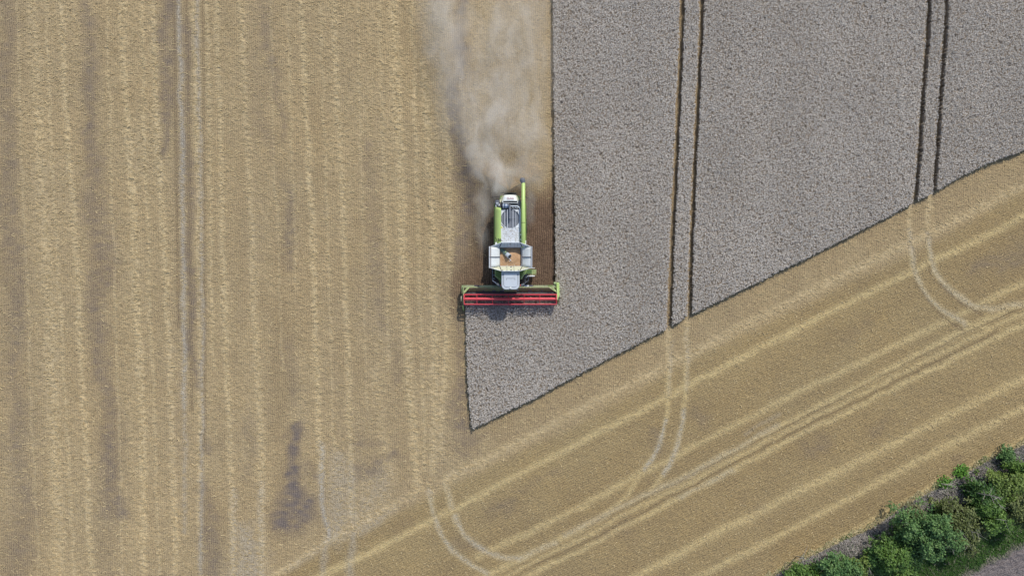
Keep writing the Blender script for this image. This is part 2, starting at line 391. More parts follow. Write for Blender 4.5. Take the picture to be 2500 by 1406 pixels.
# ------------------------------------------------------------------ standing wheat
HC = 0.60
EDGE = [(1153,1048),(1220,1014),(1300,975),(1400,921),(1500,868),(1622,806),(1680,772),(1800,713),(1950,640),(2050,590),(2150,538),(2230,497),(2290,464),(2380,414),(2440,388),(2500,366),(2640,300)]
CROP = EDGE + [(2760,240),(2760,-210),(1343,-210),(1350,0),(1352,200),(1355,430),(1357,600),(1357,690),(1366,693),(1366,744),(1137,744),(1138,800),(1139,870),(1143,960)]
TRAM = [[(1672,-260),(1664,100),(1657,250),(1650,420),(1643,560),(1640,650),(1634,800),(1632,840)],
        [(1719,-260),(1713,60),(1704,250),(1697,400),(1690,560),(1684,770),(1682,820)],
        [(2279,-260),(2267,80),(2253,260),(2246,380),(2235,500),(2233,540)],
        [(2322,-260),(2311,60),(2300,210),(2291,350),(2283,465),(2281,500)]]
kc = (H-HC)/H
def crop_mask(x, y, extra=0.0):
    qx = x/(S*kc) + 1250.0; qy = 703.0 - y/(S*kc)
    jr = np.random.default_rng(5); jx = jr.normal(0, 1.1, qx.shape)+0.8*np.sin(qy*0.11+1.7)*np.sin(qy*.037); jy = jr.normal(0, 1.1, qx.shape)+0.9*np.sin(qx*0.09+0.6)*np.sin(qx*.031)
    m = inpoly(CROP, qx+jx, qy+jy)
    for k, tr in enumerate(TRAM):
        m &= dist(tr, qx+0.8*jx, qy) > (6.2 if k % 2 == 0 else 5.7)-extra + 0.8*np.sin(qy*0.043+k)*np.sin(qy*.017+2*k)
    return m
x0, y1 = W(1120, 0, HC)[0], W(0, -210, HC)[1]; x1, y0 = W(2760, 0, HC)[0], W(0, 1060, HC)[1]
# matted lower canopy with real sides
c = 0.12
ux = np.arange(x0, x1, c); uy = np.arange(y0, y1, c)
UX, UY = np.meshgrid(ux, uy)
keep = crop_mask(UX[:-1, :-1]+c/2, UY[:-1, :-1]+c/2, -0.8)
zt = 0.42 + 0.05*rng.standard_normal(UX.shape)
nxu = len(ux); idx = np.arange(UX.size).reshape(UX.shape)
q = np.stack([idx[:-1, :-1], idx[:-1, 1:], idx[1:, 1:], idx[1:, :-1]], -1)
Fq = [q[keep]]
N = UX.size
pk = np.pad(keep, 1)
for (a, b, sh) in ((0, 1, (0, 1)), (2, 3, (2, 1)), (3, 0, (1, 0)), (1, 2, (1, 2))):
    nb = pk[sh[0]:sh[0]+keep.shape[0], sh[1]:sh[1]+keep.shape[1]]
    e_ = q[keep & ~nb]
    Fq.append(np.stack([e_[:, b], e_[:, a], e_[:, a]+N, e_[:, b]+N], -1))
Fq = np.concatenate(Fq)
Vu = np.concatenate([np.stack([UX, UY, zt], -1).reshape(-1, 3), np.stack([UX, UY, np.full(UX.shape, -0.05)], -1).reshape(-1, 3)])
used = np.unique(Fq); rm = np.zeros(len(Vu), int); rm[used] = np.arange(len(used))
Vu = Vu[used]; Fq = rm[Fq]

# ears: small drooping heads, two tilted quads each would be overkill from 60 m: one bent blade per ear
dens = 330
n = int((x1-x0)*(y1-y0)*dens)
ex = rng.uniform(x0, x1, n); ey = rng.uniform(y0, y1, n)
kp = crop_mask(ex, ey); ex, ey = ex[kp], ey[kp]
cl = np.sin(ex*1.9+np.sin(ey*1.3)*2)*np.sin(ey*1.7+np.sin(ex*0.9)*2)
gap = rng.random(len(ex)) < (0.10 + 0.05*cl)
cells = rng.random((1200, 1600)) < 0.07                       # small holes in the canopy
gap |= cells[((ey-y0)/.125).astype(int) % 1200, ((ex-x0)/.125).astype(int) % 1600]
ex, ey = ex[~gap], ey[~gap]; n = len(ex)
def blades(x, y, z, L, w, yaw, pitch, roll=None, droop=0.0):
    """bent quads (two segments) around points"""
    n = len(x); dx = np.cos(yaw)*np.cos(pitch); dy = np.sin(yaw)*np.cos(pitch); dz = np.sin(pitch)
    d = np.stack([dx, dy, dz], -1)
    s = np.stack([-np.sin(yaw), np.cos(yaw), np.zeros(n)], -1)
    if roll is not None:
        u = np.cross(d, s); s = s*np.cos(roll)[:, None] + u*np.sin(roll)[:, None]
    p = np.stack([x, y, z], -1)
    hw = (w/2)[:, None]*s; hl = (L/2)[:, None]*d
    V = np.stack([p-hl-hw, p-hl+hw, p+hl+hw, p+hl-hw], 1).reshape(-1, 3)
    F = np.arange(4*n).reshape(n, 4)
    return V, F
ez = 0.60 + 0.05*rng.standard_normal(n) - 0.10*(rng.random(n) < 0.15)
Ve, Fe = blades(ex, ey, ez, rng.uniform(.065, .115, n), rng.uniform(.026, .045, n), rng.uniform(0, 6.283, n), rng.normal(0, .38, n), rng.normal(0, .38, n))
val = np.repeat(np.clip(rng.normal(.55, .22, n) + .05*np.sin(ex*.31+2*np.sin(ey*.2))*np.sin(ey*.27+1) + .04*np.sin(ex*.9), 0, 1), 4)
# loose outer stems so the cut faces read as stalks
tb = rng.choice(n, 0)
def mat_ears(name, c0, c1, c2):
    t = NT(name); v, _, _ = t.attr('tone'); o = t.obj()
    k = t.ramp(t.noise(0.12, 3, 0.55, o), 0.35, 0.65)
    col = t.mix(v, c0, t.mix(k, c1, c2))
    return t.final(col, 0.9, 0, 0.15)
ear_mat = mat_ears('wheat_ears', (0.31, 0.276, 0.238), (0.83, 0.765, 0.680), (0.77, 0.720, 0.650))
t = NT('wheat_stalks'); o = t.obj()
sv = t.noise(30, 2, 0.6, t.mapping(o, (1, 1, 0.08)))
stalk_mat = t.final(t.mix(t.ramp(sv, 0.35, 0.65), (0.13, 0.107, 0.085), (0.42, 0.345, 0.255)), 0.95, 0, 0.1)
nV = len(Vu)
allV = np.concatenate([Vu, Ve]); allF = np.concatenate([Fq, Fe+nV])
tone = np.zeros((len(allV), 4)); tone[nV:, 0] = val; tone[:, 3] = 1
wheat = np_mesh('standing_wheat', allV, allF, ear_mat, False, {'tone': tone})
wheat.data.materials.append(stalk_mat)
mi = np.zeros(len(allF), dtype=np.int32); mi[:len(Fq)] = 1
wheat.data.polygons.foreach_set('material_index', mi)
tag(wheat, 'uncut ripe grey wheat standing right of and ahead of the combine, split by wheel lanes', 'wheat', kind='stuff')

# ------------------------------------------------------------------ hedge: bushes, thicket, grass
def leaf_mat(name, dk, lt, alt=None):
    t = NT(name); v, _, _ = t.attr('tone'); o = t.obj()
    k = t.ramp(t.noise(1.6, 3, 0.6, o), 0.38, 0.62)
    col = t.mix(v, dk, lt)
    if alt: col = t.mix(t.math('MULTIPLY', k, 0.55), col, alt)
    m = t.final(col, 0.55, 0, 0.35)
    return m
LEAF = {
 'blue': leaf_mat('leaves_blue_green', (0.049, 0.125, 0.037), (0.213, 0.337, 0.106), (0.091, 0.188, 0.053)),
 'mid': leaf_mat('leaves_mid_green', (0.052, 0.118, 0.021), (0.183, 0.298, 0.060), (0.102, 0.188, 0.033)),
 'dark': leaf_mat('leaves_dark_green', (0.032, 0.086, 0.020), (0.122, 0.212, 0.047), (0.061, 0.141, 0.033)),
 'olive': leaf_mat('leaves_olive', (0.065, 0.095, 0.020), (0.215, 0.255, 0.085), (0.15, 0.165, 0.06)),
 'yellow': leaf_mat('leaves_yellow_green', (0.070, 0.125, 0.020), (0.235, 0.320, 0.075), (0.15, 0.20, 0.04)),
 'bright': leaf_mat('leaves_bright_green', (0.061, 0.172, 0.020), (0.203, 0.408, 0.060)),
 'grey': leaf_mat('leaves_grey_green', (0.102, 0.133, 0.060), (0.325, 0.329, 0.160), (0.244, 0.188, 0.120)),
}
bark = paint('bark', (0.12, 0.09, 0.065), 0.9, dirt=0.5, dirt_col=(0.2, 0.18, 0.14), scale=6, spec=0.1, bump=0.4)
twig_pale = paint('bare_twig', (0.42, 0.39, 0.34), 0.9, dirt=0.4, dirt_col=(0.25, 0.22, 0.19), scale=6, spec=0.1)

def tubes(segs, n=6):
    """segs: list of (p0, p1, r0, r1) -> V, F quads (open cones)"""
    Vs, Fs = [], []; k = 0
    a = np.arange(n)*2*math.pi/n
    for p0, p1, r0, r1 in segs:
        p0 = np.array(p0, float); p1 = np.array(p1, float); d = p1-p0; L = np.linalg.norm(d)
        if L < 1e-6: continue
        d /= L; u = np.cross(d, (0, 0, 1) if abs(d[2]) < .9 else (1, 0, 0)); u /= np.linalg.norm(u); v = np.cross(d, u)
        c = np.cos(a)[:, None]*u + np.sin(a)[:, None]*v
        Vs += [p0+r0*c, p1+r1*c]
        j = np.arange(n); jn = (j+1) % n
        Fs.append(np.stack([k+j, k+jn, k+n+jn, k+n+j], -1)); k += 2*n
    return np.concatenate(Vs), np.concatenate(Fs)

def shrub(px, py, r, h, leaf, label, cat='bush', name='hedge_bush', seed=0, squash=(1, 1), nleaf=None, bare_twigs=0, group='bushes in the hedge'):
    g = np.random.default_rng(1000+seed)
    hc = h*0.72
    c = W(px, py, hc); rm = r*S
    root = empty(name, (c[0], c[1], 0))
    tag(root, label, cat, group)
    # trunk and limbs
    segs = []
    nst = 4
    lobes = []
    nl = 14 if r > 20 else 8
    for k in range(nl):
        a = 6.283*k/nl + g.uniform(-.4, .4); rr = rm*g.uniform(.25, .88) if k else 0
        lz = hc + g.uniform(-.22, .18)*h*(1-0.3*rr/rm)
        lobes.append((rr*math.cos(a)*squash[0], rr*math.sin(a)*squash[1], lz, rm*g.uniform(.22, .46)))
    for L in lobes:
        s0 = np.array((g.uniform(-.2, .2), g.uniform(-.2, .2), 0.0)); m = np.array((L[0]*.35, L[1]*.35, L[2]*.5))
        segs += [(s0, m, .06+.008*h, .05), (m, L[:3], .05, .025)]
        for _ in range(4):
            e = np.array(L[:3]) + g.normal(0, 1, 3)*L[3]*.55
            segs.append((np.array(L[:3])*0.8+m*0.2, e, .022, .008))
    Vt, Ft = tubes(segs, 5)
    np_mesh('trunk', Vt, Ft, bark, True, parent=root)
    # leaf sprays over lobes, a few lower down so the skirt is leafy
    rm = rm*.68; nleaf = nleaf or int(2600*rm*rm + 2200)
    nsp = max(30, nleaf//26)
    li = g.integers(0, nl, nsp); LB = np.array(lobes)[li]
    d = g.normal(0, 1, (nsp, 3)); d[:, 2] = np.abs(d[:, 2])*1.0 - 0.35; d /= np.linalg.norm(d, axis=1)[:, None]
    rad = LB[:, 3]*g.uniform(.60, 1.12, nsp)
    sc = LB[:, :3] + d*rad[:, None]*np.array((1, 1, .85))
    low = g.random(nsp) < .22
    sc[low, 2] = g.uniform(.3*min(1, hc), hc, low.sum())
    li2 = g.integers(0, nsp, nleaf)
    P = sc[li2] + g.normal(0, 1, (nleaf, 3))*np.array((.17, .17, .10))*(1.5 if r < 12 else 1)
    P[:, 2] = np.maximum(P[:, 2], .1)
    dd = d[li2]
    yaw = np.arctan2(dd[:, 1], dd[:, 0]) + g.normal(0, 1.0, nleaf)
    pit = -0.35 + g.normal(0, .45, nleaf); roll = g.normal(0, .5, nleaf)
    sz = g.uniform(.08, .15, nleaf)
    V, F = blades(P[:, 0], P[:, 1], P[:, 2], sz*1.25, sz*.8, yaw, pit, roll)
    sp_t = g.normal(.45, .2, nsp)
    tn = np.clip(sp_t[li2] + g.normal(0, .15, nleaf), 0, 1)
    tone = np.zeros((len(V), 4)); tone[:, 0] = np.repeat(tn, 4); tone[:, 3] = 1
    np_mesh('crown', V, F, LEAF[leaf], False, {'tone': tone}, root)
    if bare_twigs:
        for _ in range(bare_twigs):
            sg = []
            b = np.array(lobes[g.integers(0, nl)][:3]) + (0, 0, .2)
            e = b + np.array((g.normal(0, .5), g.normal(0, .5), g.uniform(.4, .9)))
            sg.append((b, e, .022, .012))
            for _ in range(3): sg.append((b*.4+e*.6, e+g.normal(0, .3, 3), .012, .006))
            Vt, Ft = tubes(sg, 5); np_mesh('bare_twig', Vt, Ft, twig_pale, True, parent=root)
    return root

BUSH = [
 (2272,1300,56,5.2,'blue','biggest round blue-green bush in the middle of the hedge, leaves in pale layered sprays',(1,1),0),
 (2193,1378,52,4.4,'mid','rounded mid-green bush at the bottom edge of the photo, right of the lowest hedge gap',(1,1),0),
 (2140,1358,30,3.2,'dark','smaller dark green bush touching the grey thicket, left of the rounded bottom-edge bush',(1,1),0),
 (2203,1330,33,3.6,'dark','dark green bush squeezed between the grey thicket and the biggest blue-green bush',(1.1,.9),0),
 (2050,1392,44,3.4,'blue','low spreading green bush at the bottom edge beside the yellow-green one',(1.2,.8),0),
 (1978,1412,36,2.6,'mid','lowest leftmost green bush where the hedge meets the bottom edge of the photo',(1.3,.7),0),
 (2100,1388,32,3.0,'yellow','bright yellow-green bush at the bottom edge between two green bushes',(1,1),4),
 (2340,1262,36,3.8,'olive','olive bush just above the biggest blue-green bush, touching the grey thicket',(1,1),3),
 (2352,1312,38,3.6,'olive','olive bush with tan bare twigs bulging onto the grass, right of the biggest bush',(.9,1.1),10),
 (2240,1252,18,2.2,'grey','small grey-green bush at the thicket edge above the biggest bush',(1,1),0),
 (2400,1210,32,3.4,'dark','dark green bush beside the widest part of the grey thicket near the right edge',(1,1),0),
 (2428,1250,40,4.2,'mid','green bush with a white dead limb standing out of its top',(1,1),2),
 (2462,1192,40,4.0,'yellow','yellowish green bush behind the dead limb, close to the right edge of the photo',(1,1),0),
 (2494,1248,36,3.8,'olive','olive bush cut by the right edge of the photo above the grass strip',(1,1),3),
 (2502,1160,30,3.2,'mid','green bush cut by the right edge of the photo, highest in the hedge',(1,1),0),
 (2386,1282,24,2.0,'olive','low olive-green bush filling the gap above the grass, right of the tan-twigged bush',(1.1,.9),2),
 (2300,1250,17,1.8,'yellow','small yellow-green sprig bush between the grey-green bush and the olive bush',(1,1),0),
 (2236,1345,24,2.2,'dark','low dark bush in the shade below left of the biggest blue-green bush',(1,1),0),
 (2350,1152,9,.45,'bright','small vivid green weed clump on the straw margin, the brighter of two',(1.2,1),0),
 (2310,1180,9,0.35,'bright','low green weed clump on the straw margin, lower left of the vivid one',(1.5,.8),0),
 (2462,1112,17,1.3,'blue','low blue-green bush at the field margin near the right edge',(1,1.1),0),
]
for k, (px, py, r, h, lf, lb, sq, bt) in enumerate(BUSH):
    shrub(px, py, r, h, lf, lb, seed=k, squash=sq, bare_twigs=bt, nleaf=(420 if r < 12 else 900 if r < 20 else None),
          name='weed_clump' if r < 12 else 'hedge_bush', cat='weed clump' if r < 12 else 'bush', group='weed clumps on the field margin' if r < 12 else 'bushes in the hedge')

def dead_limb(px, py, h, label, seed, lean):
    g = np.random.default_rng(seed); c = W(px, py, h)
    root = empty('dead_sapling', (c[0], c[1], 0)); tag(root, label, 'dead branch', 'bare dead saplings in the hedge')
    top = np.array((lean[0], lean[1], h)); mid = top*.6
    sg = [((0, 0, 0), mid, .05, .04), (mid, top, .04, .02)]
    tw = []
    for _ in range(9):
        s = mid + (top-mid)*g.random(); e = s + np.array((g.normal(0, .4), g.normal(0, .4), g.uniform(.05, .4)))
        tw.append((s, e, .022, .010)); tw.append((s*.3+e*.7, e+g.normal(0, .18, 3), .012, .006))
    V, F = tubes(sg, 6); np_mesh('trunk', V, F, twig_pale, True, parent=root)
    V, F = tubes(tw, 5); np_mesh('twigs', V, F, twig_pale, True, parent=root)
dead_limb(1974, 1385, 2.6, 'bare pale sapling leaning over the grey thicket near the bottom edge', 5, (-.4, .9))
dead_limb(2440, 1240, 5.6, 'white dead sapling rising out of the green bush near the right edge', 6, (.2, .9))
dead_limb(2327, 1198, 1.9, 'short pale dead sapling in the widest part of the grey thicket', 8, (-.1, .6))

# dry grey thicket between field margin and bushes
def strip_points(n, line, lo, hi, xr, g):
    x = g.uniform(xr[0], xr[1], n); v = g.random(n)
    lx = [p[0] for p in line]; ly = [p[1] for p in line]
    w = lo + (hi-lo)*v
    return x, np.interp(x, lx, ly)+w, v
g = np.random.default_rng(77)
def thicket():
    n = 85000
    x, y, v = strip_points(n, MARG, 4, 104, (1830, 2600), g)
    wv = 10*np.sin(x*.05)+7*np.sin(x*.13+1)
    low = np.clip((v*100)/30, 0, 1)
    kp = (y < 1500) & (v*100 < 92+wv); x, y, low = x[kp], y[kp], low[kp]
    X = (x-1250)*S; Y = (703-y)*S; n = len(X)
    mound = 0.55+.45*np.sin(X*1.3+np.sin(Y*1.7)*1.5)*np.sin(Y*1.1+X*.4)
    z = g.random(n)**.6*(.25+1.15*low*mound)
    L = g.uniform(.12, .42, n); w = g.uniform(.018, .040, n)
    V, F = blades(X, Y, z, L, w, g.uniform(0, 6.283, n), g.normal(.35, .5, n), g.normal(0, .6, n))
    tone = np.zeros((len(V), 4)); cl = .5+.28*np.sin(X*.9+1)*np.sin(Y*1.4)
    tone[:, 0] = np.repeat(np.clip(cl+g.normal(0, .25, n), 0, 1), 4)
    tone[:, 1] = np.repeat((g.random(n) < np.clip(.10+.35*np.sin(X*.55+2)*np.sin(Y*.8+X*.3), .04, .6)).astype(float), 4); tone[:, 3] = 1
    t = NT('dry_stems'); a, b, _ = t.attr('tone')
    m = t.final(t.mix(b, t.mix(a, (0.17, 0.155, 0.145), (0.54, 0.49, 0.44)), t.mix(a, (0.05, 0.09, 0.04), (0.16, 0.22, 0.11))), 0.9, 0, 0.15)
    o = np_mesh('dry_thicket', V, F, m, False, {'tone': tone})
    tag(o, 'grey-brown band of dry weeds and brambles between the straw margin and the green bushes', 'thicket', kind='stuff')
thicket()

def grass():
    n = 130000
    x = g.uniform(1900, 2620, n); y = g.uniform(1120, 1500, n)
    d = below(SOIL, x, y); u = below(MARG, x, y)
    kp = (d < 6+4*np.sin(x*.07)+3*np.sin(x*.19)) & (u > 70); x, y, d = x[kp], y[kp], d[kp]; n = len(x)
    X = (x-1250)*S; Y = (703-y)*S
    z = g.random(n)*.22
    V, F = blades(X, Y, z+.03, g.uniform(.10, .30, n), g.uniform(.015, .035, n), R(-60)+g.normal(0, .9, n), g.normal(.5, .45, n), g.normal(0, .6, n))
    edge = np.clip(1+d/16+.4*np.sin(x*.11), 0, 1)
    dry = (g.random(n) < .07+.80*edge**1.5).astype(float)
    tone = np.zeros((len(V), 4)); tone[:, 0] = np.repeat(np.clip(.5+.22*np.sin(X*.8+Y)*np.sin(Y*1.3)+g.normal(0, .25, n), 0, 1), 4)
    tone[:, 1] = np.repeat(dry, 4); tone[:, 3] = 1
    t = NT('grass_blades'); a, b, _ = t.attr('tone')
    m = t.final(t.mix(b, t.mix(a, (0.028, 0.085, 0.018), (0.11, 0.215, 0.045)), t.mix(a, (0.20, 0.19, 0.14), (0.42, 0.39, 0.30))), 0.8, 0, 0.2)
    o = np_mesh('verge_grass', V, F, m, False, {'tone': tone})
    tag(o, 'green grass strip between the hedge and the bare soil at the lower right corner', 'grass', kind='stuff')
grass()

# dry straw-coloured grass tufts along the field margin
def margin():
    n = 16000
    x, y, v = strip_points(n, MARG, -8, 12, (1830, 2600), g); y = y + 4*np.sin(x*.12)+3*np.sin(x*.31+1)
    X = (x-1250)*S; Y = (703-y)*S
    V, F = blades(X, Y, .03+g.random(n)*.12, g.uniform(.10, .28, n), g.uniform(.018, .035, n), g.uniform(0, 6.283, n), g.normal(.4, .4, n), g.normal(0, .5, n))
    tone = np.zeros((len(V), 4)); tone[:, 0] = np.repeat(g.random(n), 4)
    tone[:, 1] = np.repeat((g.random(n) < .10+.3*(np.sin(x*.031)*np.sin(x*.083) > .35)).astype(float), 4); tone[:, 3] = 1
    t = NT('margin_grass_blades'); a, b, _ = t.attr('tone')
    m = t.final(t.mix(b, t.mix(a, (0.46, 0.38, 0.21), (0.78, 0.67, 0.40)), t.mix(a, (0.05, 0.11, 0.03), (0.14, 0.26, 0.07))), 0.9, 0, 0.1)
    o = np_mesh('margin_grass', V, F, m, False, {'tone': tone})
    tag(o, 'thin line of yellow dry grass where the stubble meets the grey thicket', 'grass', kind='stuff')
margin()

# leafy undergrowth that ties the bushes together
def undergrowth():
    n = 75000
    x = g.uniform(1880, 2600, n); lx = [p[0] for p in MARG]; ly = [p[1] for p in MARG]
    y0 = np.interp(x, lx, ly); w = 60+g.random(n)*80; y = y0+w
    edge = 12*np.sin(x*.043)+9*np.sin(x*.11+2)
    kp = (w > 74+edge) & (w < 122+edge*.8) & (below(SOIL, x, y) < -22) & (y < 1500)
    x, y, w = x[kp], y[kp], w[kp]; n = len(x); X = (x-1250)*S; Y = (703-y)*S
    top = .5+1.1*(.5+.5*np.sin(X*1.1+1.5*np.sin(Y*.9))*np.sin(Y*1.3+X*.5))
    z = top*g.random(n)**.35
    V, F = blades(X, Y, z, g.uniform(.08, .17, n), g.uniform(.05, .10, n), g.uniform(0, 6.283, n), g.normal(-.2, .45, n), g.normal(0, .5, n))
    tone = np.zeros((len(V), 4)); tone[:, 0] = np.repeat(np.clip(g.normal(.45, .25, n), 0, 1), 4)
    tone[:, 1] = np.repeat(np.clip(.5+.5*np.sin(X*.7+1)*np.sin(Y*.6), 0, 1), 4); tone[:, 3] = 1
    t = NT('bramble_leaves'); a, b, _ = t.attr('tone')
    m = t.final(t.mix(b, t.mix(a, (0.03, 0.065, 0.018), (0.12, 0.20, 0.055)), t.mix(a, (0.06, 0.085, 0.03), (0.20, 0.24, 0.10))), 0.6, 0, 0.3)
    o = np_mesh('hedge_undergrowth', V, F, m, False, {'tone': tone})
    tag(o, 'tangle of low brambles and leaves knitting the hedge bushes together', 'undergrowth', kind='stuff')
undergrowth()
# ------------------------------------------------------------------ the combine harvester
ROOT = W(1246, 600, 0)
def L(px, py, h): return W(px, py, h) - ROOT
M = {
 'green': paint('machine_green', (0.52, 0.70, 0.21), 0.32, dirt=0.30, dirt_col=(0.36, 0.37, 0.20), scale=1.4),
 'hgreen': paint('dirty_shaded_green', (0.30, 0.40, 0.18), 0.45, dirt=0.65, dirt_col=(0.29, 0.27, 0.17), scale=2.2),  # darker than the machine green: dirt and shade both put into the colour
 'cgreen': paint('chassis_green', (0.20, 0.31, 0.07), 0.45, dirt=0.6, dirt_col=(0.22, 0.21, 0.13), scale=2.2),
 'white': paint('hood_white', (0.82, 0.85, 0.83), 0.35, dirt=0.35, dirt_col=(0.50, 0.48, 0.38), scale=2.0),
 'cream': paint('panel_cream', (0.66, 0.66, 0.48), 0.4, dirt=0.4, dirt_col=(0.5, 0.46, 0.32), scale=2.0),
 'roof': paint('cab_roof_grey', (0.62, 0.68, 0.74), 0.38, dirt=0.45, dirt_col=(0.50, 0.48, 0.44), scale=1.6),
 'zinc': paint('galvanised_sheet', (0.60, 0.66, 0.72), 0.42, 0.1, dirt=0.35, dirt_col=(0.42, 0.40, 0.36), scale=2.5),
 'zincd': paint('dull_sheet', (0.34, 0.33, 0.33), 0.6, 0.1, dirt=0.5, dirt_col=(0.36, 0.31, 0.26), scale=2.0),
 'deck': paint('ribbed_deck', (0.92, 0.96, 1.0), 0.45, 0.0, dirt=0.5, dirt_col=(0.36, 0.37, 0.38), scale=5.0),
 'screen': paint('rotary_screen', (0.20, 0.225, 0.275), 0.6, 0.3, dirt=0.45, dirt_col=(0.30, 0.29, 0.28), scale=4.0),
 'black': paint('black_paint', (0.022, 0.028, 0.036), 0.5, dirt=0.35, dirt_col=(0.10, 0.10, 0.10), scale=5.0),
 'engine': paint('engine_iron', (0.075, 0.095, 0.125), 0.5, 0.3, dirt=0.6, dirt_col=(0.22, 0.21, 0.20), scale=7.0),
 'steel': paint('steel_blue', (0.16, 0.23, 0.34), 0.35, 0.5, dirt=0.4, dirt_col=(0.28, 0.27, 0.26), scale=6.0),
 'bright': paint('bright_steel', (0.84, 0.88, 0.93), 0.35, 0.1, dirt=0.2, scale=6.0),
 'dgrey': paint('plastic_grey', (0.11, 0.125, 0.155), 0.55, dirt=0.5, dirt_col=(0.26, 0.25, 0.24), scale=5.0),
 'red': paint('reel_red', (0.80, 0.075, 0.105), 0.38, dirt=0.30, dirt_col=(0.42, 0.20, 0.16), scale=3.0),
 'lamp': paint('lamp_red', (0.65, 0.10, 0.06), 0.3, dirt=0.1, scale=3.0),
 'rubber': paint('tyre_rubber', (0.024, 0.025, 0.028), 0.85, dirt=0.75, dirt_col=(0.17, 0.14, 0.11), scale=4.0, spec=0.2),
 'glass': paint('cab_glass', (0.015, 0.02, 0.022), 0.08, dirt=0.3, dirt_col=(0.15, 0.14, 0.12), scale=2.0),
 'auger': paint('auger_metal', (0.10, 0.10, 0.115), 0.5, 0.4, dirt=0.7, dirt_col=(0.20, 0.16, 0.13), scale=5.0),
 'yellow': paint('sticker_yellow', (0.75, 0.70, 0.06), 0.5, dirt=0.2, scale=5.0),
 'ink': paint('decal_dark', (0.03, 0.045, 0.02), 0.5, dirt=0.1, scale=5.0),
 'inkred': paint('decal_red', (0.45, 0.17, 0.22), 0.5, dirt=0.2, dirt_col=(.5, .4, .4), scale=5.0),
 'gauger': paint('tank_auger_green', (0.22, 0.32, 0.27), 0.4, 0.2, dirt=0.4, scale=3.0),
 'lightgreen': paint('rail_green', (0.58, 0.74, 0.32), 0.4, dirt=0.35, dirt_col=(0.42, 0.42, 0.28), scale=4.0),
}

